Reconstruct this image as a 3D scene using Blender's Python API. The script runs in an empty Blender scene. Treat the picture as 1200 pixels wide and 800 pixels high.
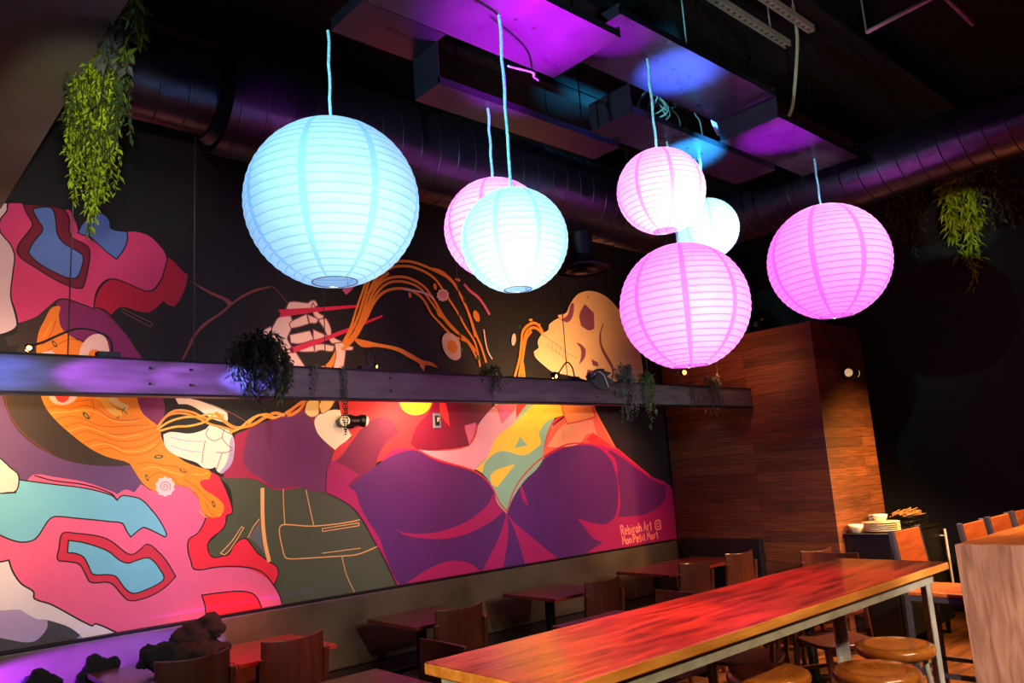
import bpy, bmesh, math, random
from mathutils import Vector, Matrix
from mathutils.geometry import tessellate_polygon
random.seed(7)
PI = math.pi
SC = bpy.context.scene
COL = SC.collection

# ------------------------------------------------------------------ helpers
def lin(c):
    return tuple((v / 12.92 if v <= .04045 else ((v + .055) / 1.055) ** 2.4) for v in (x / 255 for x in c))

def nodes(name):
    m = bpy.data.materials.new(name); m.use_nodes = True
    nt = m.node_tree; b = nt.nodes['Principled BSDF']
    return m, nt, b

def N(nt, t, **kw):
    n = nt.nodes.new(t)
    for k, v in kw.items():
        if k in n.inputs: n.inputs[k].default_value = v
        else: setattr(n, k, v)
    return n

def mat(name, c, rough=.5, metal=0., var=.12, scale=8., bump=0., coat=0., spec=.5, emit=None, es=1., stretch=(1, 1, 1), rv=0.):
    """principled surface whose colour wanders a little with a noise texture"""
    m, nt, b = nodes(name); L = nt.links
    tc = N(nt, 'ShaderNodeTexCoord'); mp = N(nt, 'ShaderNodeMapping'); mp.inputs['Scale'].default_value = stretch
    no = N(nt, 'ShaderNodeTexNoise', Scale=scale, Detail=4.); L.new(tc.outputs['Object'], mp.inputs['Vector']); L.new(mp.outputs[0], no.inputs['Vector'])
    rp = N(nt, 'ShaderNodeValToRGB'); L.new(no.outputs['Fac'], rp.inputs[0])
    cl = lin(c) if max(c) > 1 else c
    rp.color_ramp.elements[0].position = .3; rp.color_ramp.elements[1].position = .7
    rp.color_ramp.elements[0].color = tuple(v * (1 - var) for v in cl) + (1,)
    rp.color_ramp.elements[1].color = tuple(min(1, v * (1 + var)) for v in cl) + (1,)
    L.new(rp.outputs[0], b.inputs['Base Color'])
    b.inputs['Roughness'].default_value = rough; b.inputs['Metallic'].default_value = metal
    b.inputs['Coat Weight'].default_value = coat; b.inputs['Coat Roughness'].default_value = .15
    b.inputs['Specular IOR Level'].default_value = spec
    if rv:
        mr = N(nt, 'ShaderNodeMapRange'); mr.inputs['From Min'].default_value = .3; mr.inputs['From Max'].default_value = .7
        mr.inputs['To Min'].default_value = rough - rv; mr.inputs['To Max'].default_value = rough + rv
        L.new(no.outputs['Fac'], mr.inputs['Value']); L.new(mr.outputs[0], b.inputs['Roughness'])
    if bump:
        bp = N(nt, 'ShaderNodeBump', Strength=bump, Distance=.01); L.new(no.outputs['Fac'], bp.inputs['Height']); L.new(bp.outputs[0], b.inputs['Normal'])
    if emit:
        b.inputs['Emission Color'].default_value = lin(emit) + (1,); b.inputs['Emission Strength'].default_value = es
    return m

def wood(name, c1, c2, rough=.35, axis=0, coat=0., scale=3., spec=.5, plank=0., c3=None, grain=18.):
    """grained wood running along an axis, optionally cut in planks across it"""
    m, nt, b = nodes(name); L = nt.links
    tc = N(nt, 'ShaderNodeTexCoord'); mp = N(nt, 'ShaderNodeMapping')
    s = [grain, grain, grain]; s[axis] = 1.2; mp.inputs['Scale'].default_value = s
    L.new(tc.outputs['Object'], mp.inputs['Vector'])
    no = N(nt, 'ShaderNodeTexNoise', Scale=scale, Detail=6., Distortion=.6); L.new(mp.outputs[0], no.inputs['Vector'])
    rp = N(nt, 'ShaderNodeValToRGB'); L.new(no.outputs['Fac'], rp.inputs[0])
    rp.color_ramp.elements[0].position = .32; rp.color_ramp.elements[1].position = .68
    rp.color_ramp.elements[0].color = lin(c1) + (1,); rp.color_ramp.elements[1].color = lin(c2) + (1,)
    out = rp.outputs[0]
    n2 = N(nt, 'ShaderNodeTexNoise', Scale=1.7, Detail=2.); L.new(tc.outputs['Object'], n2.inputs['Vector'])
    mx = N(nt, 'ShaderNodeMix', data_type='RGBA', blend_type='MULTIPLY'); mx.inputs[0].default_value = .55
    r2 = N(nt, 'ShaderNodeValToRGB'); r2.color_ramp.elements[0].position = .35; r2.color_ramp.elements[1].position = .65
    r2.color_ramp.elements[0].color = (.45, .42, .4, 1); r2.color_ramp.elements[1].color = (1, 1, 1, 1)
    L.new(n2.outputs['Fac'], r2.inputs[0]); L.new(out, mx.inputs[6]); L.new(r2.outputs[0], mx.inputs[7]); out = mx.outputs[2]
    L.new(out, b.inputs['Base Color'])
    b.inputs['Roughness'].default_value = rough; b.inputs['Coat Weight'].default_value = coat; b.inputs['Coat Roughness'].default_value = .12
    b.inputs['Specular IOR Level'].default_value = spec
    bp = N(nt, 'ShaderNodeBump', Strength=.15, Distance=.004); L.new(no.outputs['Fac'], bp.inputs['Height']); L.new(bp.outputs[0], b.inputs['Normal'])
    return m

class MB:
    """collects shapes and links them as one mesh object"""
    def __init__(s): s.v = []; s.f = []; s.sm = []; s.mi = []; s.m = 0
    def add(s, vs, fs, smooth=False):
        o = len(s.v); s.v += [tuple(v) for v in vs]
        for f in fs: s.f.append([i + o for i in f]); s.sm.append(smooth); s.mi.append(s.m)
        return s
    def box(s, c, d, rot=None):
        x, y, z = d[0] / 2, d[1] / 2, d[2] / 2
        vs = [Vector((a * x, b * y, e * z)) for a in (-1, 1) for b in (-1, 1) for e in (-1, 1)]
        if rot is not None: vs = [rot @ v for v in vs]
        vs = [v + Vector(c) for v in vs]
        return s.add(vs, [(0, 1, 3, 2), (4, 6, 7, 5), (0, 4, 5, 1), (2, 3, 7, 6), (0, 2, 6, 4), (1, 5, 7, 3)])
    def bar(s, a, b, w, h=None, up=(0, 0, 1), w2=None):
        a, b = Vector(a), Vector(b); d = (b - a).normalized(); u = Vector(up)
        if abs(d.dot(u)) > .98: u = Vector((0, 1, 0))
        r = d.cross(u).normalized(); u = r.cross(d); h = h or w; k = (w2 or w) / w
        vs = []
        for p, q in ((a, 1), (b, k)):
            for i, j in ((-1, -1), (1, -1), (1, 1), (-1, 1)): vs.append(p + r * i * w / 2 * q + u * j * h / 2 * q)
        return s.add(vs, [(3, 2, 1, 0), (4, 5, 6, 7), (0, 1, 5, 4), (1, 2, 6, 5), (2, 3, 7, 6), (3, 0, 4, 7)])
    def tube(s, pts, r, n=8, closed=False, caps=True):
        P = [Vector(p) for p in pts]; m = len(P); rs = r if isinstance(r, (list, tuple)) else [r] * m
        rings = []; u = None
        for i in range(m):
            if closed: d = P[(i + 1) % m] - P[i - 1]
            else: d = P[min(i + 1, m - 1)] - P[max(i - 1, 0)]
            d.normalize()
            if u is None:
                u = Vector((0, 0, 1)) if abs(d.z) < .9 else Vector((1, 0, 0))
            u = (u - d * u.dot(d)).normalized(); w = d.cross(u)
            rings.append([P[i] + (u * math.cos(2 * PI * k / n) + w * math.sin(2 * PI * k / n)) * rs[i] for k in range(n)])
        vs = [v for q in rings for v in q]; fs = []
        for i in range(m if closed else m - 1):
            a = i * n; b = ((i + 1) % m) * n
            for k in range(n): fs.append((a + k, a + (k + 1) % n, b + (k + 1) % n, b + k))
        s.add(vs, fs, True)
        if caps and not closed:
            s.add(rings[0], [tuple(range(n - 1, -1, -1))]); s.add(rings[-1], [tuple(range(n))])
        return s
    def lathe(s, prof, c=(0, 0, 0), n=32, cap=(False, False), smooth=True):
        vs = []
        for r, z in prof:
            for k in range(n): vs.append((c[0] + r * math.cos(2 * PI * k / n), c[1] + r * math.sin(2 * PI * k / n), c[2] + z))
        fs = []
        for i in range(len(prof) - 1):
            for k in range(n): fs.append((i * n + k, i * n + (k + 1) % n, (i + 1) * n + (k + 1) % n, (i + 1) * n + k))
        if cap[0]: fs.append(tuple(range(n - 1, -1, -1)))
        if cap[1]: fs.append(tuple((len(prof) - 1) * n + k for k in range(n)))
        return s.add(vs, fs, smooth)
    def ball(s, c, r, n=12, sx=1, sy=1, sz=1):
        return s.lathe([(max(.0005, r * math.sin(PI * i / n)), -r * math.cos(PI * i / n) * sz) for i in range(n + 1)], c, n * 2)
    def build(s, name, m, parent=None, bevel=0., seg=2, loc=None):
        me = bpy.data.meshes.new(name); me.from_pydata(s.v, [], s.f); me.validate()
        if len(me.polygons) == len(s.f):
            for p, a, b in zip(me.polygons, s.sm, s.mi): p.use_smooth = a; p.material_index = b
        else:
            for p in me.polygons: p.use_smooth = any(s.sm)
        for x in (m if isinstance(m, (list, tuple)) else [m]): me.materials.append(x)
        o = bpy.data.objects.new(name, me); COL.objects.link(o)
        if parent: o.parent = parent
        if loc: o.location = loc
        if bevel:
            b = o.modifiers.new('Bevel', 'BEVEL'); b.width = bevel; b.segments = seg; b.limit_method = 'ANGLE'; b.angle_limit = .7
        return o

def tag(o, label, cat, group=None, kind=None):
    o['label'] = label; o['category'] = cat
    if group: o['group'] = group
    if kind: o['kind'] = kind
    return o
def thing(name, label, cat, loc=(0, 0, 0), rz=0., group=None):
    o = bpy.data.objects.new(name, None); COL.objects.link(o); o.empty_display_size = .1
    o.location = loc; o.rotation_euler = (0, 0, rz)
    return tag(o, label, cat, group)
def struct(o): o['kind'] = 'structure'; return o
def dup(root, loc, rz, label, group=None):
    r = root.copy(); COL.objects.link(r); r.location = loc; r.rotation_euler = (0, 0, rz); r['label'] = label
    if group: r['group'] = group
    for ch in list(root.children):
        c = ch.copy(); COL.objects.link(c); c.parent = r
        for g in list(ch.children):
            d = g.copy(); COL.objects.link(d); d.parent = c
    return r
def lab(o, t): o['label'] = t; return o

# ------------------------------------------------------------------ camera
CAMZ = 1.6
def make_camera():
    yaw, pitch, roll = 0.73712966, 0.17322424, -0.06592337
    fwd = Vector((math.sin(yaw) * math.cos(pitch), math.cos(yaw) * math.cos(pitch), math.sin(pitch)))
    right = Vector((math.cos(yaw), -math.sin(yaw), 0)); up = right.cross(fwd)
    r = right * math.cos(roll) + up * math.sin(roll); u = -right * math.sin(roll) + up * math.cos(roll)
    cam = bpy.data.cameras.new('camera'); cam.sensor_width = 36; cam.lens = 907.68 / 1200 * 36; cam.clip_start = .02
    o = bpy.data.objects.new('camera', cam); COL.objects.link(o)
    M = Matrix((r, u, -fwd)).transposed().to_4x4(); M.translation = (0, 0, CAMZ); o.matrix_world = M
    SC.camera = o
make_camera()

# ------------------------------------------------------------------ materials
BLACKWALL = mat('black_wall_paint', (13, 13, 18), .7, var=.15, scale=3)
DECK = mat('black_ceiling_paint', (15, 15, 17), .8, var=.3, scale=2)
SOFFITM = mat('grey_soffit_paint', (120, 112, 100), .85, var=.05, scale=2)
FLOORM = wood('floor_boards', (72, 44, 26), (128, 80, 46), .38, 0, scale=2., grain=9)
STEEL = mat('raw_steel', (84, 76, 78), .5, .25, var=.3, scale=5, rv=.12, stretch=(1, 6, 6))
BLACKSTEEL = mat('black_steel', (22, 22, 24), .45, .6, var=.2)
PANELM = mat('brushed_sheet_metal', (60, 54, 68), .3, .6, var=.06, scale=5, rv=.05)
PANELSHADED = mat('shaded_sheet_metal', (30, 26, 38), .32, .4, var=.06, scale=5, rv=.05)  # darker copy of the tray metal; shade on two trays put into the colour
DUCTM = mat('dark_galvanised_duct', (66, 64, 74), .3, .85, var=.1, scale=4)
ZINC = mat('galvanised_angle_steel', (176, 178, 164), .48, .35, var=.22, scale=12, bump=.05)
TABLEWOOD = wood('bar_table_wood', (82, 42, 30), (188, 102, 62), .27, 0, coat=.5, grain=9)
EDGEWOOD = wood('butcher_block_edge', (196, 120, 44), (236, 168, 78), .4, 0, grain=10)
STOOLWOOD = wood('stool_seat_wood', (170, 94, 30), (214, 132, 52), .25, 0, coat=.7, grain=8)
DARKWOOD = wood('dark_chair_wood', (66, 32, 24), (86, 42, 32), .3, 2, coat=.4, grain=10)
TWOTOP = wood('table_top_laminate', (96, 36, 32), (142, 58, 48), .3, 0, coat=.4, grain=8)
CHAIRWOOD = wood('orange_chair_wood', (176, 84, 34), (214, 112, 52), .35, 0, coat=.3, grain=7)
COUNTERTOP = wood('counter_top_wood', (150, 84, 40), (196, 120, 62), .3, 0, coat=.3, grain=10)
COUNTEREND = wood('counter_end_planks', (150, 104, 84), (204, 156, 128), .5, 2, grain=9)
VINYL = mat('banquette_vinyl', (78, 66, 54), .33, 0, var=.35, scale=3, bump=.12, coat=.25)
BLACKVINYL = mat('black_vinyl', (20, 20, 24), .4, 0, var=.2, coat=.1)
BLACKCLOTH = mat('black_cloth', (10, 10, 13), .95, 0, var=.4, scale=22, bump=.5)
BLACKPLASTIC = mat('black_plastic', (14, 14, 15), .4)
CHROME = mat('chrome', (210, 205, 205), .2, 1., var=.05)
TEALROPE = mat('teal_braided_cord', (150, 236, 248), .7, 0, var=.3, scale=120, bump=.3)
PINKROPE = mat('pink_braided_cord', (226, 130, 186), .7, 0, var=.3, scale=90)
BEIGE = mat('beige_flexible_conduit', (206, 190, 160), .5, 0, var=.1, scale=60)
WIREM = mat('hanger_wire', (70, 64, 62), .5, .4)
HANDLEM = mat('satin_handle_metal', (214, 204, 198), .4, .3, var=.04)
CREAMP = mat('stoneware', (216, 200, 180), .3, 0, var=.06)
FROST = mat('frosted_lamp_glass', (238, 226, 200), .35, 0, emit=(255, 214, 160), es=.5)
GLOWBULB = mat('small_glowing_bulb', (255, 200, 150), .5, emit=(255, 120, 50), es=9.)
LIVEBULB = mat('lantern_bulb_glass', (255, 250, 240), .5, emit=(255, 250, 244), es=1.)
def leafmat(n, c, tr=.3):
    m = mat(n, c, .5, 0, var=.4, scale=14); m.node_tree.nodes['Principled BSDF'].inputs['Specular IOR Level'].default_value = .3
    return m
LEAFDARK = leafmat('dark_leaves', (46, 58, 48)); LEAFGREEN = leafmat('fresh_green_leaves', (112, 148, 34)); LEAFLIME = leafmat('lime_leaves', (168, 196, 40)); LEAFGREY = leafmat('grey_green_leaves', (92, 100, 92)); STEMM = leafmat('plant_stems', (70, 74, 40))
LEAFGREEN2 = leafmat('deep_green_leaves', (66, 94, 48)); OLIVELEAF = leafmat('olive_leaves', (84, 98, 52))

def cladding(name):
    """horizontal boards with dark joints, every board its own tone"""
    m, nt, b = nodes(name); L = nt.links
    tc = N(nt, 'ShaderNodeTexCoord'); sp = N(nt, 'ShaderNodeSeparateXYZ'); L.new(tc.outputs['Object'], sp.inputs[0])
    ad = N(nt, 'ShaderNodeMath', operation='ADD'); L.new(sp.outputs[0], ad.inputs[0]); L.new(sp.outputs[1], ad.inputs[1])
    cb = N(nt, 'ShaderNodeCombineXYZ'); L.new(ad.outputs[0], cb.inputs[0]); L.new(sp.outputs[2], cb.inputs[1])
    br = N(nt, 'ShaderNodeTexBrick', offset=.37, offset_frequency=3)
    br.inputs['Scale'].default_value = 1.; br.inputs['Brick Width'].default_value = 2.6; br.inputs['Row Height'].default_value = .088
    br.inputs['Mortar Size'].default_value = .0016; br.inputs['Bias'].default_value = -.15; br.inputs['Mortar'].default_value = (.012, .006, .004, 1)
    br.inputs['Color1'].default_value = lin((92, 48, 30)) + (1,); br.inputs['Color2'].default_value = lin((140, 80, 46)) + (1,)
    L.new(cb.outputs[0], br.inputs['Vector'])
    mp = N(nt, 'ShaderNodeMapping'); mp.inputs['Scale'].default_value = (2, 40, 1); L.new(cb.outputs[0], mp.inputs['Vector'])
    no = N(nt, 'ShaderNodeTexNoise', Scale=2., Detail=6., Distortion=.5); L.new(mp.outputs[0], no.inputs['Vector'])
    rp = N(nt, 'ShaderNodeValToRGB'); rp.color_ramp.elements[0].position = .3; rp.color_ramp.elements[1].position = .72
    rp.color_ramp.elements[0].color = (.14, .12, .11, 1); rp.color_ramp.elements[1].color = (1, 1, 1, 1); L.new(no.outputs['Fac'], rp.inputs[0])
    mx = N(nt, 'ShaderNodeMix', data_type='RGBA', blend_type='MULTIPLY'); mx.inputs[0].default_value = .85
    L.new(br.outputs['Color'], mx.inputs[6]); L.new(rp.outputs[0], mx.inputs[7]); L.new(mx.outputs[2], b.inputs['Base Color'])
    b.inputs['Roughness'].default_value = .55
    bp = N(nt, 'ShaderNodeBump', Strength=.4, Distance=.01); L.new(br.outputs['Fac'], bp.inputs['Height']); bp.invert = True; L.new(bp.outputs[0], b.inputs['Normal'])
    return m
CLAD = cladding('dark_plank_cladding')

LA0 = math.radians(17); LSPAN = PI - math.radians(32)
def paper(name, col, hoops):
    """translucent lantern paper: thin pasted seams and the hoop wires let less light through"""
    m = bpy.data.materials.new(name); m.use_nodes = True; nt = m.node_tree; L = nt.links
    nt.nodes.clear(); out = N(nt, 'ShaderNodeOutputMaterial')
    tc = N(nt, 'ShaderNodeTexCoord'); sp = N(nt, 'ShaderNodeSeparateXYZ'); L.new(tc.outputs['Object'], sp.inputs[0])
    at = N(nt, 'ShaderNodeMath', operation='ARCTAN2'); L.new(sp.outputs[1], at.inputs[0]); L.new(sp.outputs[0], at.inputs[1])
    m1 = N(nt, 'ShaderNodeMath', operation='MULTIPLY'); m1.inputs[1].default_value = 8 / (2 * PI); L.new(at.outputs[0], m1.inputs[0])
    fr = N(nt, 'ShaderNodeMath', operation='FRACT'); L.new(m1.outputs[0], fr.inputs[0])
    sb = N(nt, 'ShaderNodeMath', operation='SUBTRACT'); sb.inputs[1].default_value = .5; L.new(fr.outputs[0], sb.inputs[0])
    ab = N(nt, 'ShaderNodeMath', operation='ABSOLUTE'); L.new(sb.outputs[0], ab.inputs[0])
    lt = N(nt, 'ShaderNodeMath', operation='LESS_THAN'); lt.inputs[1].default_value = .055; L.new(ab.outputs[0], lt.inputs[0])
    no = N(nt, 'ShaderNodeTexNoise', Scale=9., Detail=3.); L.new(tc.outputs['Object'], no.inputs['Vector'])
    mr = N(nt, 'ShaderNodeMapRange'); mr.inputs['From Min'].default_value = .3; mr.inputs['From Max'].default_value = .7; mr.inputs['To Min'].default_value = .93; mr.inputs['To Max'].default_value = 1.05
    L.new(no.outputs['Fac'], mr.inputs['Value'])
    cl = lin(col)
    mx = N(nt, 'ShaderNodeMix', data_type='RGBA'); mx.inputs[6].default_value = cl + (1,); mx.inputs[7].default_value = tuple(v ** 1.55 for v in cl) + (1,)
    nv = N(nt, 'ShaderNodeVectorMath', operation='NORMALIZE'); L.new(tc.outputs['Object'], nv.inputs[0])
    s2 = N(nt, 'ShaderNodeSeparateXYZ'); L.new(nv.outputs[0], s2.inputs[0])
    ac = N(nt, 'ShaderNodeMath', operation='ARCCOSINE'); L.new(s2.outputs[2], ac.inputs[0])
    ma = N(nt, 'ShaderNodeMath', operation='MULTIPLY_ADD'); ma.inputs[1].default_value = hoops / LSPAN; ma.inputs[2].default_value = -LA0 * hoops / LSPAN + .5; L.new(ac.outputs[0], ma.inputs[0])
    f2 = N(nt, 'ShaderNodeMath', operation='FRACT'); L.new(ma.outputs[0], f2.inputs[0])
    b2 = N(nt, 'ShaderNodeMath', operation='SUBTRACT'); b2.inputs[1].default_value = .5; L.new(f2.outputs[0], b2.inputs[0])
    a2 = N(nt, 'ShaderNodeMath', operation='ABSOLUTE'); L.new(b2.outputs[0], a2.inputs[0])
    l2 = N(nt, 'ShaderNodeMath', operation='LESS_THAN'); l2.inputs[1].default_value = .085; L.new(a2.outputs[0], l2.inputs[0])
    sc_ = N(nt, 'ShaderNodeMath', operation='MULTIPLY'); sc_.inputs[1].default_value = 1.; L.new(l2.outputs[0], sc_.inputs[0])
    mxm = N(nt, 'ShaderNodeMath', operation='MAXIMUM'); L.new(lt.outputs[0], mxm.inputs[0]); L.new(sc_.outputs[0], mxm.inputs[1])
    L.new(mxm.outputs[0], mx.inputs[0])
    mu = N(nt, 'ShaderNodeMix', data_type='RGBA', blend_type='MULTIPLY'); mu.inputs[0].default_value = 1.; L.new(mx.outputs[2], mu.inputs[6])
    cc = N(nt, 'ShaderNodeCombineColor'); [L.new(mr.outputs[0], cc.inputs[i]) for i in range(3)]; L.new(cc.outputs[0], mu.inputs[7])
    tr = N(nt, 'ShaderNodeBsdfTranslucent'); df = N(nt, 'ShaderNodeBsdfDiffuse'); L.new(mu.outputs[2], tr.inputs[0]); L.new(mu.outputs[2], df.inputs[0])
    ms = N(nt, 'ShaderNodeMixShader'); ms.inputs[0].default_value = .48; L.new(tr.outputs[0], ms.inputs[1]); L.new(df.outputs[0], ms.inputs[2])
    L.new(ms.outputs[0], out.inputs[0])
    return m

# ------------------------------------------------------------------ the room shell
WY = 4.9                                   # the mural wall
RX = 8.6; LX = -2.2; FY = -3.2; CZ = 4.75
def slab(name, lo, hi, m, bevel=0):
    c = [(a + b) / 2 for a, b in zip(lo, hi)]; d = [b - a for a, b in zip(lo, hi)]
    return struct(MB().box((0, 0, 0), d).build(name, m, loc=c, bevel=bevel))
slab('floor', (LX, FY, -.1), (RX, WY, 0), FLOORM)
slab('wall_back', (LX - .1, WY, -.1), (RX + .1, WY + .12, CZ), BLACKWALL)
slab('wall_right', (RX, FY, -.1), (RX + .12, WY, CZ), BLACKWALL)
slab('wall_left', (LX - .12, FY, -.1), (LX, WY, CZ), BLACKWALL)
slab('wall_front', (LX - .1, FY - .12, -.1), (RX + .1, FY, CZ), BLACKWALL)
slab('ceiling', (LX - .1, FY - .1, CZ), (RX + .1, WY + .1, CZ + .1), DECK)
slab('trim_soffit', (LX, FY, 3.25), (.68, WY, 3.75), SOFFITM)
for i, y in enumerate((.3, 1.15, 2.0, 2.85, 3.7, 4.55)):
    b = MB(); b.box((0, 0, .16), (RX - .7, .09, .03)); b.box((0, 0, -.12), (RX - .7, .09, .03)); b.box((0, 0, .02), (RX - .7, .012, .26))
    struct(b.build('trim_%d' % (i + 1), DECK, loc=((RX + .7) / 2, y, CZ - .18)))

# ------------------------------------------------------------------ the mural
INKS = dict(ink=(24, 14, 24), olive=(74, 80, 62), bowlout=(98, 62, 118), brown=(56, 42, 34), rust=(110, 44, 34), purplemag=(130, 32, 96), pale=(236, 206, 214),
 pink=(222, 62, 122), pinkdeep=(234, 96, 150), maroon=(120, 14, 46), blue=(92, 124, 200), sky=(112, 188, 230), crimson=(190, 12, 56), crimson2=(206, 40, 76), red=(236, 36, 66), umber=(150, 78, 66),
 orange=(250, 138, 30), orange2=(250, 150, 56), orangedark=(226, 104, 14), orangelight=(255, 178, 72), peachpale=(252, 206, 140), green=(86, 120, 36), greendark=(46, 84, 40),
 eggwhite=(250, 206, 200), redegg=(236, 66, 52), pinkpale=(244, 200, 214), mauvepink=(222, 108, 150), lavwhite=(228, 216, 236), lavender=(176, 156, 208), slate=(66, 66, 76), slatelight=(96, 98, 104),
 magenta2=(158, 34, 76), purple2=(112, 46, 96), peach=(240, 176, 112), bone=(246, 228, 218), bonepink=(255, 220, 222), mauve=(142, 82, 112), chop=(224, 46, 96), amber=(236, 140, 60),
 skull=(250, 212, 160), cream=(250, 238, 200), cream2=(250, 222, 150), hot=(206, 52, 62), yellow=(240, 196, 50), maroon2=(116, 20, 54), redstreak=(226, 52, 56), purple3=(118, 28, 74),
 magenta=(164, 28, 96), violet=(86, 34, 104), violet2=(94, 34, 100), rose=(238, 160, 176), rosedeep=(216, 104, 146), teal=(138, 182, 158), mustard=(240, 200, 70), lime=(196, 196, 70),
 coral=(238, 104, 84), peachy=(248, 158, 120), coralneck=(246, 146, 84), letter=(255, 140, 132))
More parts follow.
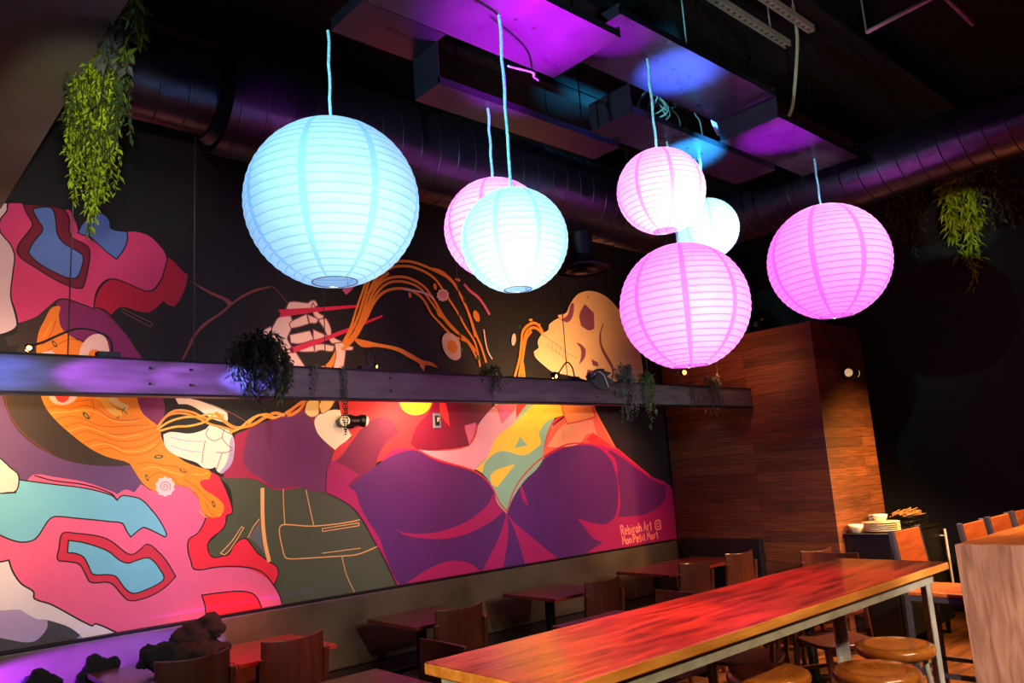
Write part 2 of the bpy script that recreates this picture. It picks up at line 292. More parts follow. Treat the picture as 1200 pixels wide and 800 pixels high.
MURAL=[
('olive',0,0,[1.9066,1.7144,1.9714,1.6421,1.9874,1.4985,1.9495,1.4805,1.944,1.4289,1.828,1.3166,1.8542,1.2428,1.9598,1.2463,2.0305,1.3269,2.0691,1.3283,2.1466,1.2307,2.2657,1.1374,2.2883,1.0867,2.2526,1.0119,2.3143,0.8722,3.2874,0.8578,3.2925,0.9589,3.2239,1.0693,3.1215,1.2181,3.0552,1.3439,2.9535,1.4415,2.822,1.6101,2.6448,1.678,2.5612,1.6821,2.436,1.6883,2.3748,1.6913,2.267,1.6966,2.1971,1.7275,2.1396,1.741,1.9992,1.758]),
('bowlout',0,0,[0.6666,2.2145,0.7396,2.2161,0.7546,2.1334,0.7974,2.0415,0.8675,1.9716,0.9507,1.9095,1.0563,1.8595,1.1951,1.8308,1.3668,1.8294,1.4237,1.7777,1.4724,1.6861,1.4399,1.6535,1.4027,1.6411,1.347,1.664,1.3019,1.6475,1.2342,1.6804,1.146,1.7092,0.9765,1.7509,0.895,1.7642,0.8247,1.7406,0.8073,1.7865,0.6827,1.8409]),
('brown',0,0,[0.7295,2.2251,0.7527,2.1333,0.7954,2.0415,0.8679,1.96,0.951,1.9002,1.0566,1.8501,1.1977,1.8187,1.3787,1.8141,1.4133,1.8376,1.2517,1.8797,1.1619,1.9304,1.0733,2.0039,0.9914,2.0878,0.9371,2.1586,0.9081,2.253,0.8835,2.3713,0.8795,2.5396,0.8947,2.6381,0.9244,2.69,0.8637,2.6355,0.8265,2.5357,0.7705,2.4251,0.7354,2.318]),
('rust',0.0053,0,[0.7397,2.2138,0.7629,2.1219,0.8156,2.0299,0.8985,1.9479,0.9718,1.8938]),
('purplemag',0,0,[0.9688,2.759,1.0073,2.768,1.0598,2.7634,1.1632,2.7382,1.2185,2.7178,1.2657,2.6756,1.3138,2.6174,1.3525,2.5735,1.3919,2.5085,1.4314,2.4535,1.4915,2.3467,1.5524,2.2181,1.5684,2.1299,1.535,2.037,1.4813,2.0475,1.408,2.1389,1.3579,2.2905,1.2617,2.4393,1.1238,2.532,1.0133,2.5739,0.981,2.6456]),
('pale',0,0,[0.6249,3.1759,0.6827,3.122,0.7039,3.091,0.7357,3.0516,0.7563,2.9905,0.7521,2.8918,0.7473,2.7599,0.7687,2.6753,0.7835,2.6045,0.7724,2.5796,0.7454,2.5584,0.7067,2.5413,0.653,2.528]),
('ink',0.0071,1,[0.6249,3.1759,0.6827,3.122,0.7039,3.091,0.7357,3.0516,0.7563,2.9905,0.7521,2.8918,0.7473,2.7599,0.7687,2.6753,0.7835,2.6045,0.7724,2.5796,0.7454,2.5584,0.7067,2.5413,0.653,2.528]),
('pale',0,0,[0.6258,3.1565,0.68,3.1858,0.7097,3.2459,0.716,3.2922,0.6919,3.2875,0.622,3.2443]),
('ink',0.0064,1,[0.6258,3.1565,0.68,3.1858,0.7097,3.2459,0.716,3.2922,0.6919,3.2875,0.622,3.2443]),
('pink',0,0,[0.716,3.2922,0.7978,3.3055,0.9906,3.3089,1.0215,3.3147,1.0596,3.2324,1.0698,3.1922,1.3254,3.2299,1.3887,3.2405,1.4637,3.2254,1.52,3.1789,1.5617,3.124,1.5728,3.0533,1.5431,2.9666,1.4937,2.8842,1.4541,2.8689,1.3952,2.8729,1.3318,2.9028,1.2744,2.9223,1.2278,2.9113,1.1918,2.8704,1.1703,2.8161,1.1635,2.728,1.0955,2.7519,0.9942,2.7716,0.9319,2.7154,0.8715,2.6508,0.7874,2.6072,0.7727,2.6756,0.7473,2.7599,0.7521,2.8918,0.7563,2.9905,0.7357,3.0516,0.7039,3.091,0.6827,3.122,0.68,3.1858,0.7097,3.2459]),
('ink',0.0068,1,[0.716,3.2922,0.7978,3.3055,0.9906,3.3089,1.0215,3.3147,1.0596,3.2324,1.0698,3.1922,1.3254,3.2299,1.3887,3.2405,1.4637,3.2254,1.52,3.1789,1.5617,3.124,1.5728,3.0533,1.5431,2.9666,1.4937,2.8842,1.4541,2.8689,1.3952,2.8729,1.3318,2.9028,1.2744,2.9223,1.2278,2.9113,1.1918,2.8704,1.1703,2.8161,1.1635,2.728,1.0955,2.7519,0.9942,2.7716,0.9319,2.7154,0.8715,2.6508,0.7874,2.6072,0.7727,2.6756,0.7473,2.7599,0.7521,2.8918,0.7563,2.9905,0.7357,3.0516,0.7039,3.091,0.6827,3.122,0.68,3.1858,0.7097,3.2459]),
('maroon',0,0,[0.7854,3.3019,0.8051,3.2485,0.8354,3.1906,0.8144,3.1366,0.7806,3.0748,0.7673,3.023,0.7892,2.9829,0.8527,2.9421,0.9389,2.8908,1.0155,2.856,1.093,2.8434,1.1089,2.8735,1.1237,2.9528,1.1326,3.0451,1.1255,3.0964,1.0852,3.1228,1.0399,3.1416,1.0222,3.1777,1.0201,3.249,1.0022,3.2915,0.9796,3.3094,0.9248,3.3159,0.8397,3.306]),
('ink',0.0076,1,[0.7854,3.3019,0.8051,3.2485,0.8354,3.1906,0.8144,3.1366,0.7806,3.0748,0.7673,3.023,0.7892,2.9829,0.8527,2.9421,0.9389,2.8908,1.0155,2.856,1.093,2.8434,1.1089,2.8735,1.1237,2.9528,1.1326,3.0451,1.1255,3.0964,1.0852,3.1228,1.0399,3.1416,1.0222,3.1777,1.0201,3.249,1.0022,3.2915,0.9796,3.3094,0.9248,3.3159,0.8397,3.306]),
('blue',0,0,[0.8356,3.2733,0.8508,3.2889,0.9197,3.3059,0.9425,3.2739,0.9517,3.2239,0.9628,3.1484,0.997,3.1025,1.0531,3.0724,1.093,3.0459,1.0995,3.0143,1.0897,2.9612,1.0743,2.9142,1.0526,2.8987,1.0141,2.9002,0.9593,2.9211,0.8836,2.9588,0.8296,3.0074,0.8235,3.0315,0.8474,3.0916,0.8869,3.1677,0.864,3.2147]),
('ink',0.0076,1,[0.8356,3.2733,0.8508,3.2889,0.9197,3.3059,0.9425,3.2739,0.9517,3.2239,0.9628,3.1484,0.997,3.1025,1.0531,3.0724,1.093,3.0459,1.0995,3.0143,1.0897,2.9612,1.0743,2.9142,1.0526,2.8987,1.0141,2.9002,0.9593,2.9211,0.8836,2.9588,0.8296,3.0074,0.8235,3.0315,0.8474,3.0916,0.8869,3.1677,0.864,3.2147]),
('blue',0,0,[1.0668,3.1786,1.0878,3.2347,1.1264,3.2813,1.1832,3.3184,1.2187,3.3047,1.2371,3.2743,1.2439,3.2351,1.2917,3.227,1.3339,3.23,1.3372,3.1829,1.3181,3.1124,1.2777,3.0461,1.2238,3.0849,1.1646,3.1354,1.1295,3.1627,1.0896,3.1693]),
('ink',0.0071,1,[1.0668,3.1786,1.0878,3.2347,1.1264,3.2813,1.1832,3.3184,1.2187,3.3047,1.2371,3.2743,1.2439,3.2351,1.2917,3.227,1.3339,3.23,1.3372,3.1829,1.3181,3.1124,1.2777,3.0461,1.2238,3.0849,1.1646,3.1354,1.1295,3.1627,1.0896,3.1693]),
('crimson',0,0,[1.163,2.7446,1.1728,2.8099,1.1999,2.8714,1.2395,2.9127,1.2804,2.9204,1.3462,2.9019,1.4072,2.8797,1.4566,2.8678,1.4938,2.8815,1.5369,2.9521,1.5614,3.0379,1.5735,3.1021,1.6192,3.0737,1.6589,3.0301,1.6989,3.0002,1.6861,2.9286,1.654,2.8417,1.622,2.7902,1.5834,2.7932,1.5513,2.8172,1.5264,2.7875,1.4709,2.739,1.4097,2.7359,1.3491,2.7539,1.3016,2.7518,1.2559,2.7019,1.2205,2.7309]),
('ink',0.0081,0,[1.163,2.7446,1.1728,2.8099,1.1999,2.8714,1.2395,2.9127,1.2804,2.9204,1.3462,2.9019,1.4072,2.8797,1.4566,2.8678,1.4938,2.8815,1.5369,2.9521,1.5614,3.0379,1.5735,3.1021]),
('brown',0,0,[0.7885,2.6049,0.8684,2.6481,0.9341,2.7156,0.991,2.7688,0.945,2.7043,0.9108,2.6273,0.8874,2.5523,0.8587,2.4899,0.7484,2.4828,0.7268,2.5286,0.7833,2.5565]),
('umber',0,0,[1.7044,2.9672,1.862,2.9036,1.9459,2.8784,1.9856,2.8537,2.0491,2.9069,2.1376,2.958,2.2222,2.9857,2.2712,2.9944,2.222,2.9737,2.1375,2.9402,2.0548,2.89,1.9855,2.8364,1.9289,2.7793,1.8295,2.697,1.765,2.6307,1.7282,2.5621,1.6972,2.4948,1.6716,2.4448,1.6664,2.4553,1.697,2.5274,1.728,2.6005,1.797,2.6943,1.9065,2.7772,1.9571,2.8278,1.9289,2.8594,1.8344,2.8948]),
('umber',0.0049,0,[2.2221,2.9827,2.2712,2.9914,2.3079,2.9594,2.3448,2.921,2.3757,2.8879]),
('umber',0.0041,0,[1.3135,2.7464,1.4905,2.6699,1.4785,2.6463,1.3139,2.7268]),
('orange',0,0,[0.9783,2.73,0.9448,2.7117,0.9135,2.6398,0.8869,2.5644,0.8806,2.4527,0.9069,2.2292,0.9386,2.1444,0.9908,2.0735,1.0737,1.992,1.1622,1.9184,1.252,1.8675,1.3761,1.8241,1.4146,1.7583,1.4532,1.702,1.4917,1.6701,1.5595,1.6412,1.6279,1.6824,1.7083,1.6728,1.7648,1.6181,1.7806,1.5657,1.7911,1.5291,1.8223,1.4907,1.8642,1.4744,1.9066,1.484,1.928,1.5187,1.9226,1.5557,1.864,1.6119,1.8114,1.6463,1.78,1.6895,1.7851,1.7048,1.8374,1.7125,1.8532,1.7432,1.8373,1.7649,1.7692,1.7886,1.6817,1.8282,1.5959,1.8925,1.5556,1.9599,1.5401,2.0216,1.525,2.0473,1.4857,2.0781,1.4417,2.1188,1.4168,2.1797,1.3962,2.2661,1.3476,2.3412,1.2617,2.4393,1.1916,2.5112,1.124,2.5219,1.0572,2.5523,0.9995,2.6026,0.9845,2.6708,0.9915,2.7213]),
('orangedark',0.0061,0,[0.9377,2.1408,0.9841,2.1532,1.0585,2.142,1.1338,2.161,1.2008,2.1372,1.2696,2.0881,1.3621,2.0756,1.4326,2.0883]),
('orangedark',0.0062,0,[0.9885,2.0818,1.0598,2.0998,1.1359,2.0819,1.1918,2.0513,1.2707,2.0386,1.3627,2.0443,1.4813,2.0501]),
('orangedark',0.0062,0,[1.0297,2.0401,1.1039,2.0613,1.17,2.0392,1.2489,2.0019,1.3404,1.9946,1.4339,2.0124,1.524,2.0371]),
('orangedark',0.0063,0,[1.0737,1.992,1.1378,2.0152,1.2156,1.9901,1.2952,1.9582,1.3877,1.9565,1.4703,1.9803,1.5365,2.0114]),
('orangedark',0.0063,0,[1.1287,1.9491,1.194,1.9661,1.2729,1.9402,1.3536,1.9137,1.4354,1.9243,1.5068,1.9544,1.543,1.9857]),
('orangedark',0.0063,0,[1.1955,1.9055,1.2734,1.9157,1.3543,1.8766,1.4244,1.8746,1.4956,1.8977,1.5495,1.9536]),
('orangedark',0.0061,0,[0.957,2.1826,1.0251,2.1897,1.1004,2.1849,1.1659,2.1958,1.1785,2.137,1.1577,2.088]),
('orangedark',0.006,0,[0.905,2.4928,0.9398,2.5439,0.9592,2.5944,0.9703,2.6447]),
('orangedark',0.0061,0,[0.927,2.4578,0.973,2.4972,1.0467,2.5391,1.1017,2.5305]),
('orangedark',0.0065,0,[1.4135,1.8252,1.4845,1.8351,1.5574,1.8136,1.6316,1.8044,1.7076,1.7627]),
('orangedark',0.0064,0,[1.4622,1.7362,1.5094,1.7714,1.558,1.7693,1.5952,1.7297]),
('orangedark',0.0067,0,[1.6826,1.7254,1.7337,1.6842,1.7984,1.6289,1.8509,1.5737]),
('orangedark',0.0061,0,[1.0231,2.2561,1.0311,2.3414,1.05,2.4281]),
('orangelight',0.0057,0,[0.9644,2.1173,1.0484,2.1238,1.1345,2.1366,1.2126,2.1126,1.2928,2.0695,1.4092,2.0693]),
('orangelight',0.0057,0,[1.0516,2.0161,1.1372,2.037,1.2263,2.0083,1.3177,1.9763,1.4342,1.9934]),
('orangelight',0.0058,0,[1.1619,1.928,1.2503,1.9406,1.3424,1.8955,1.4477,1.8989,1.5192,1.9351]),
('orangelight',0.006,0,[1.4377,1.787,1.509,1.8028,1.6072,1.7671,1.6824,1.7446]),
('orangelight',0.0056,0,[0.9137,2.542,0.9329,2.5923,0.9475,2.6304]),
('orangelight',0,0,[1.1768,2.2046,1.2108,2.1867,1.2458,2.1375,1.2979,2.0981,1.3289,2.1032,1.3204,2.1256,1.2737,2.1602,1.2442,2.2058]),
('peachpale',0,0,[1.2442,2.2058,1.2792,2.169,1.3492,2.1384,1.3722,2.1576,1.3133,2.1883,1.2956,2.2068]),
('green',0.0068,0,[1.2969,2.1442,1.3317,2.1383,1.3555,2.1133]),
('green',0.0068,0,[1.2981,2.0881,1.3151,2.1006]),
('green',0.0064,0,[1.3431,2.1509,1.3262,2.1257]),
('eggwhite',0,0,[1.0928,2.4551,1.1077,2.5121,1.1398,2.5582,1.1785,2.58,1.2186,2.5703,1.2425,2.5273,1.2523,2.4515,1.24,2.3875,1.1727,2.3657,1.111,2.394]),
('orange',0,0,[1.1394,2.4453,1.1454,2.4731,1.1696,2.4872,1.198,2.48,1.2067,2.449,1.1713,2.4219]),
('eggwhite',0,0,[0.9063,2.4542,0.9528,2.4691,0.9746,2.4484,0.933,2.434]),
('eggwhite',0,0,[0.9451,2.2301,0.9622,2.1827,1.0154,2.1619,1.0682,2.1795,1.0941,2.2152,1.0555,2.2448,0.9808,2.2549]),
('redegg',0,0,[0.9767,2.2188,0.9935,2.1856,1.0202,2.1764,1.0462,2.1961,1.0507,2.2265,1.013,2.2377]),
('pinkdeep',0,0,[0.8944,1.7824,0.9842,1.7667,1.1455,1.7282,1.2925,1.6649,1.3109,1.6517,1.3559,1.6756,1.4025,1.6558,1.4391,1.7028,1.511,1.6591,1.6279,1.6824,1.7185,1.6671,1.7649,1.6079,1.791,1.5342,1.8171,1.4809,1.8017,1.4413,1.766,1.3887,1.7155,1.3583,1.711,1.2939,1.7264,1.2374,1.7519,1.1797,1.8908,1.1777,2.0516,1.1581,2.1625,1.1184,2.2357,1.0406,2.2865,0.9544,2.3085,0.8731,1.814,0.8786,1.3403,0.8884,1.2739,0.9226,1.2172,0.957,1.1961,0.9493,0.9983,1.0917,0.9176,1.1343,0.9124,1.1699,0.8564,1.2167,0.8155,1.2826,0.794,1.3458,0.7564,1.3416,0.7045,1.3392,0.6856,1.7745,0.7419,1.6918,0.8263,1.7001,0.856,1.7434]),
('orange',0,0,[1.3761,1.8241,1.4146,1.7583,1.4532,1.702,1.4917,1.6701,1.5595,1.6412,1.6279,1.6824,1.7083,1.6728,1.7648,1.6181,1.7806,1.5657,1.7911,1.5291,1.8223,1.4907,1.8642,1.4744,1.9066,1.484,1.928,1.5187,1.9226,1.5557,1.864,1.6119,1.8114,1.6463,1.78,1.6895,1.7851,1.7048,1.8374,1.7125,1.8532,1.7432,1.8373,1.7649,1.7692,1.7886,1.6817,1.8282,1.5959,1.8925,1.5078,1.8847]),
('greendark',0,0,[0.9795,2.4884,0.9759,2.4873,0.9709,2.4892,0.9654,2.4938,0.9603,2.5002,0.9562,2.5077,0.9538,2.515,0.9535,2.521,0.9553,2.5249,0.9589,2.5259,0.9638,2.5241,0.9693,2.5195,0.9745,2.513,0.9786,2.5056,0.981,2.4982,0.9813,2.4922]),
('orange',0,0,[0.9734,2.4975,0.9719,2.4972,0.9696,2.4983,0.967,2.5007,0.9645,2.504,0.9624,2.5077,0.961,2.5112,0.9607,2.5141,0.9613,2.5158,0.9629,2.5161,0.9651,2.5149,0.9677,2.5125,0.9703,2.5093,0.9724,2.5056,0.9737,2.502,0.9741,2.4992]),
('greendark',0,0,[1.1562,2.0836,1.1521,2.0818,1.1459,2.0832,1.1386,2.0875,1.1313,2.0941,1.1252,2.1019,1.1211,2.1099,1.1197,2.1167,1.1212,2.1213,1.1253,2.1232,1.1315,2.1218,1.1387,2.1175,1.146,2.111,1.1522,2.1031,1.1563,2.0951,1.1577,2.0883]),
('orange',0,0,[1.1474,2.0931,1.1456,2.0925,1.1428,2.0934,1.1393,2.0957,1.1357,2.0991,1.1325,2.1029,1.1304,2.1067,1.1294,2.1099,1.1299,2.1119,1.1317,2.1125,1.1346,2.1116,1.1381,2.1093,1.1417,2.106,1.1448,2.1021,1.147,2.0983,1.1479,2.0951]),
('greendark',0,0,[1.5629,1.8602,1.5613,1.8553,1.5558,1.8509,1.5474,1.8478,1.5373,1.8462,1.527,1.8466,1.5181,1.8487,1.512,1.8524,1.5095,1.857,1.5111,1.8618,1.5164,1.8662,1.5248,1.8694,1.5349,1.871,1.5452,1.8706,1.5541,1.8685,1.5604,1.8648]),
('orange',0,0,[1.5494,1.8594,1.5486,1.8574,1.5459,1.8556,1.5416,1.8542,1.5366,1.8535,1.5314,1.8536,1.527,1.8545,1.524,1.8559,1.5228,1.8578,1.5236,1.8598,1.5263,1.8616,1.5305,1.863,1.5356,1.8636,1.5407,1.8636,1.5452,1.8627,1.5482,1.8613]),
('greendark',0,0,[1.7003,1.7592,1.6969,1.7563,1.6907,1.7557,1.6827,1.7572,1.674,1.7608,1.666,1.7659,1.6599,1.7716,1.6566,1.7771,1.6566,1.7817,1.66,1.7845,1.6661,1.7852,1.6741,1.7836,1.6828,1.7801,1.6909,1.775,1.697,1.7693,1.7003,1.7637]),
('orange',0,0,[1.6893,1.7648,1.6878,1.7637,1.6849,1.7637,1.6809,1.7646,1.6766,1.7665,1.6726,1.769,1.6694,1.7716,1.6676,1.7741,1.6675,1.7761,1.669,1.7771,1.672,1.7772,1.6759,1.7762,1.6802,1.7744,1.6843,1.7719,1.6874,1.7692,1.6892,1.7667]),
('greendark',0,0,[1.4789,1.718,1.4751,1.7185,1.4708,1.722,1.4666,1.7279,1.4632,1.7355,1.4611,1.7434,1.4606,1.7505,1.4617,1.7558,1.4644,1.7585,1.4682,1.758,1.4725,1.7545,1.4766,1.7486,1.48,1.7411,1.4822,1.7331,1.4827,1.7259,1.4815,1.7206]),
('orange',0,0,[1.4752,1.7281,1.4736,1.7285,1.4717,1.7303,1.4698,1.7333,1.4682,1.7371,1.4671,1.7411,1.4666,1.7446,1.467,1.7471,1.468,1.7484,1.4696,1.748,1.4715,1.7462,1.4734,1.7432,1.4751,1.7394,1.4762,1.7354,1.4766,1.7319,1.4763,1.7294]),
('greendark',0,0,[1.8718,1.536,1.8676,1.5366,1.8629,1.5403,1.8584,1.5466,1.8547,1.5546,1.8525,1.5629,1.852,1.5704,1.8534,1.5759,1.8564,1.5785,1.8606,1.5779,1.8653,1.5742,1.8698,1.5679,1.8735,1.5599,1.8757,1.5516,1.8762,1.5441,1.8748,1.5386]),
('orange',0,0,[1.868,1.5466,1.8662,1.547,1.8641,1.549,1.862,1.5522,1.8603,1.5562,1.8591,1.5603,1.8587,1.564,1.8591,1.5667,1.8602,1.5679,1.862,1.5675,1.8641,1.5656,1.8662,1.5623,1.8679,1.5584,1.8691,1.5542,1.8695,1.5505,1.8691,1.5478]),
('orangedark',0.0065,0,[1.4136,1.819,1.4846,1.8288,1.5575,1.8072,1.6317,1.798,1.7077,1.7602]),
('orangedark',0.0065,0,[1.4741,1.7294,1.5216,1.7646,1.5826,1.7556,1.645,1.7081]),
('orangedark',0.0067,0,[1.6826,1.719,1.7401,1.6775,1.7984,1.6225,1.8509,1.5608]),
('orangedark',0.0066,0,[1.5587,1.7063,1.6327,1.6961,1.7084,1.66,1.7726,1.6048]),
('orangedark',0.0067,0,[1.8116,1.5764,1.8445,1.5096,1.8774,1.4747]),
('orangelight',0.006,0,[1.4377,1.7845,1.509,1.799,1.6072,1.7646,1.6824,1.7408]),
('orangelight',0.0062,0,[1.7333,1.7487,1.785,1.7398,1.8307,1.7508]),
('orangelight',0.0062,0,[1.773,1.5279,1.8119,1.4864,1.8774,1.4656,1.9106,1.4914]),
('red',0,0,[1.8532,1.7537,1.9066,1.7144,1.9443,1.6331,1.9767,1.5414,1.982,1.4989,1.9603,1.4849,1.9441,1.4809,1.9386,1.4293,1.9066,1.3908,1.854,1.3547,1.828,1.3166,1.8542,1.2428,1.9278,1.2396,1.9598,1.2463,1.9868,1.2898,2.0305,1.3269,2.0691,1.3283,2.1022,1.2882,2.1466,1.2307,2.22,1.1694,2.2657,1.1374,2.2825,1.0927,2.2645,1.0473,2.2469,1.018,2.2017,1.0714,2.1344,1.1167,2.0516,1.1529,1.8908,1.1777,1.7519,1.1797,1.7264,1.2374,1.711,1.2939,1.7155,1.3583,1.766,1.3887,1.8017,1.4413,1.8171,1.4809,1.8642,1.4744,1.9066,1.484,1.928,1.5187,1.9226,1.5557,1.864,1.6119,1.8114,1.6463,1.78,1.6895,1.7851,1.7048,1.8374,1.7125]),
('ink',0.0082,0,[1.8171,1.4809,1.8017,1.4413,1.766,1.3887,1.7155,1.3583,1.711,1.2939,1.7264,1.2374,1.7519,1.1797,1.8908,1.1777,2.0516,1.1581,2.1625,1.1184,2.2357,1.0406,2.2865,0.9544,2.3086,0.8773]),
('ink',0.0074,0,[1.9066,1.7144,1.9443,1.6331,1.9767,1.5414,1.982,1.4989,1.9603,1.4849,1.9441,1.4809,1.9386,1.4293,1.9066,1.3908,1.854,1.3547,1.828,1.3166,1.8542,1.2428,1.9278,1.2396,1.9598,1.2463,1.9868,1.2898,2.0305,1.3269,2.0691,1.3283,2.1022,1.2882,2.1466,1.2307,2.22,1.1694,2.2657,1.1374,2.2825,1.0927,2.2645,1.0473,2.2469,1.018]),
('red',0,0,[1.7932,1.0255,1.9171,1.0227,2.0237,1.0152,2.1057,0.9908,2.1442,0.949,2.1716,0.8803,1.8191,0.8812,1.8137,0.9583]),
('ink',0.0081,1,[1.7932,1.0255,1.9171,1.0227,2.0237,1.0152,2.1057,0.9908,2.1442,0.949,2.1716,0.8803,1.8191,0.8812,1.8137,0.9583]),
('ink',0.0072,0,[0.8945,1.7779,0.9849,1.7459,1.1459,1.7139,1.2792,1.6585,1.3116,1.618]),
('sky',0,0,[0.824,1.7586,0.9773,1.7278,1.1464,1.695,1.2794,1.6489,1.3116,1.618,1.3338,1.6406,1.3704,1.6383,1.4405,1.6142,1.5031,1.5458,1.547,1.4832,1.5867,1.4007,1.5772,1.3869,1.4667,1.451,1.4433,1.4483,1.3886,1.4053,1.3651,1.441,1.3415,1.4862,1.2827,1.5008,1.1082,1.5341,1.0035,1.5519,0.9753,1.5405,0.9522,1.5063,0.9258,1.4594,0.8989,1.4353,0.8482,1.4316,0.7974,1.4499,0.7508,1.4763,0.6974,1.503,0.6891,1.6951,0.7419,1.6918,0.811,1.692]),
('ink',0.0071,1,[0.824,1.7586,0.9773,1.7278,1.1464,1.695,1.2794,1.6489,1.3116,1.618,1.3338,1.6406,1.3704,1.6383,1.4405,1.6142,1.5031,1.5458,1.547,1.4832,1.5867,1.4007,1.5772,1.3869,1.4667,1.451,1.4433,1.4483,1.3886,1.4053,1.3651,1.441,1.3415,1.4862,1.2827,1.5008,1.1082,1.5341,1.0035,1.5519,0.9753,1.5405,0.9522,1.5063,0.9258,1.4594,0.8989,1.4353,0.8482,1.4316,0.7974,1.4499,0.7508,1.4763,0.6974,1.503,0.6891,1.6951,0.7419,1.6918,0.811,1.692]),
('crimson2',0,0,[1.0475,1.4625,1.0999,1.4541,1.2074,1.43,1.2627,1.407,1.3078,1.373,1.3652,1.3196,1.3996,1.3063,1.4338,1.324,1.4799,1.3552,1.5398,1.3064,1.5885,1.2461,1.6404,1.1544,1.5901,1.1065,1.5194,1.0686,1.4384,1.0508,1.3815,1.0569,1.3472,1.0933,1.2847,1.1657,1.1869,1.1811,1.159,1.228,1.1258,1.2856,1.0626,1.3078,1.0211,1.3217,1.0244,1.3798,1.0325,1.4469]),
('ink',0.0072,1,[1.0475,1.4625,1.0999,1.4541,1.2074,1.43,1.2627,1.407,1.3078,1.373,1.3652,1.3196,1.3996,1.3063,1.4338,1.324,1.4799,1.3552,1.5398,1.3064,1.5885,1.2461,1.6404,1.1544,1.5901,1.1065,1.5194,1.0686,1.4384,1.0508,1.3815,1.0569,1.3472,1.0933,1.2847,1.1657,1.1869,1.1811,1.159,1.228,1.1258,1.2856,1.0626,1.3078,1.0211,1.3217,1.0244,1.3798,1.0325,1.4469]),
('sky',0,0,[1.0696,1.4182,1.1331,1.4026,1.2089,1.3717,1.2754,1.3354,1.3321,1.2821,1.3776,1.2614,1.4232,1.2715,1.4811,1.2792,1.5167,1.2546,1.553,1.2019,1.574,1.1509,1.5422,1.1251,1.4838,1.1033,1.4149,1.0894,1.3806,1.106,1.3518,1.1392,1.3116,1.1969,1.2672,1.2119,1.1965,1.2232,1.174,1.2661,1.1459,1.3209,1.103,1.3463,1.0664,1.3526]),
('ink',0.0073,1,[1.0696,1.4182,1.1331,1.4026,1.2089,1.3717,1.2754,1.3354,1.3321,1.2821,1.3776,1.2614,1.4232,1.2715,1.4811,1.2792,1.5167,1.2546,1.553,1.2019,1.574,1.1509,1.5422,1.1251,1.4838,1.1033,1.4149,1.0894,1.3806,1.106,1.3518,1.1392,1.3116,1.1969,1.2672,1.2119,1.1965,1.2232,1.174,1.2661,1.1459,1.3209,1.103,1.3463,1.0664,1.3526]),
('pale',0,0,[0.6798,1.9077,0.7343,1.8748,0.7826,1.8236,0.819,1.7859,0.8215,1.7228,0.8069,1.6967,0.7723,1.6944,0.7419,1.6918,0.6891,1.6951]),
('ink',0.0067,1,[0.6798,1.9077,0.7343,1.8748,0.7826,1.8236,0.819,1.7859,0.8215,1.7228,0.8069,1.6967,0.7723,1.6944,0.7419,1.6918,0.6891,1.6951]),
('lavwhite',0,0,[0.7035,1.3606,0.7564,1.3416,0.794,1.3458,0.8155,1.2826,0.8564,1.2167,0.9124,1.1699,0.9176,1.1343,0.9983,1.0917,1.1961,0.9493,1.2172,0.957,1.327,0.8894,1.1474,0.8878,1.1257,0.9213,1.0626,0.9717,0.9808,1.0159,0.9331,1.028,0.8813,1.0665,0.8497,1.0886,0.7665,1.0973,0.7146,1.1054]),
('ink',0.0082,0,[0.7035,1.3606,0.7564,1.3416,0.794,1.3458,0.8155,1.2826,0.8564,1.2167,0.9124,1.1699,0.9176,1.1343,0.9983,1.0917,1.1961,0.9493,1.2172,0.957,1.327,0.8907]),
('lavender',0,0,[0.7146,1.1054,0.7665,1.0973,0.8497,1.0886,0.8813,1.0665,0.9331,1.028,0.9808,1.0159,0.9822,0.9766,0.9559,0.938,0.9254,0.9177,0.879,0.9218,0.8099,0.9469,0.7721,0.962,0.72,0.9796]),
('slate',0,0,[0.72,0.9796,0.7721,0.962,0.8099,0.9469,0.879,0.9218,0.9254,0.9177,0.9559,0.938,0.9822,0.9766,0.9808,1.0159,1.0625,0.9761,1.1043,0.9471,1.1426,0.9095,1.1142,0.888,0.7754,0.8832,0.7242,0.8838]),
('lavender',0,0,[1.1426,0.9108,1.1557,0.8886,1.1142,0.888]),
('pinkpale',0,0,[1.6252,1.6775,1.6301,1.6585,1.6156,1.647,1.6089,1.6295,1.5901,1.6295,1.5744,1.6203,1.5585,1.6315,1.54,1.6339,1.533,1.6521,1.5186,1.6651,1.5229,1.6833,1.5181,1.702,1.5322,1.7135,1.5387,1.731,1.5573,1.7312,1.573,1.7408,1.589,1.7297,1.6078,1.7275,1.615,1.7092,1.6297,1.696]),
('mauvepink',0.005,0,[1.5751,1.6783,1.5722,1.6759,1.5669,1.6787,1.5661,1.6868,1.574,1.6926,1.5856,1.6878,1.5894,1.6734,1.5787,1.6612,1.5602,1.6643,1.55,1.6836,1.5598,1.7042,1.5847,1.7069,1.604,1.6856,1.5988,1.656]),
('magenta2',0,0,[1.9282,1.7663,1.983,1.8715,1.9999,1.9796,2.0561,2.0063,2.2601,2.0892,2.4448,2.1594,2.5093,2.219,2.585,2.1489,2.6664,2.0004,2.7093,1.875,2.6945,1.8222,2.647,1.7652,2.6293,1.5835,2.5595,1.6077,2.4657,1.6245,2.3736,1.6186,2.2661,1.6194,2.1392,1.692,2.0267,1.7084,1.9281,1.7133]),
('purple2',0,0,[2.0626,1.9102,2.0915,2.006,2.1859,2.0611,2.2599,2.0751,2.3819,2.1183,2.5075,2.1335,2.569,2.016,2.7032,1.8367,2.6601,1.7647,2.6338,1.6931,2.6312,1.592,2.5591,1.5892,2.4502,1.624,2.3739,1.6353,2.2691,1.6275,2.1679,1.7015,2.0969,1.7457,2.0551,1.8152]),
('peach',0.0252,0,[2.1789,1.6381,2.1797,1.4298,2.1927,1.2948,2.22,1.1694]),
('peach',0.0054,0,[2.1584,1.445,2.1156,1.3953,2.0802,1.3325]),
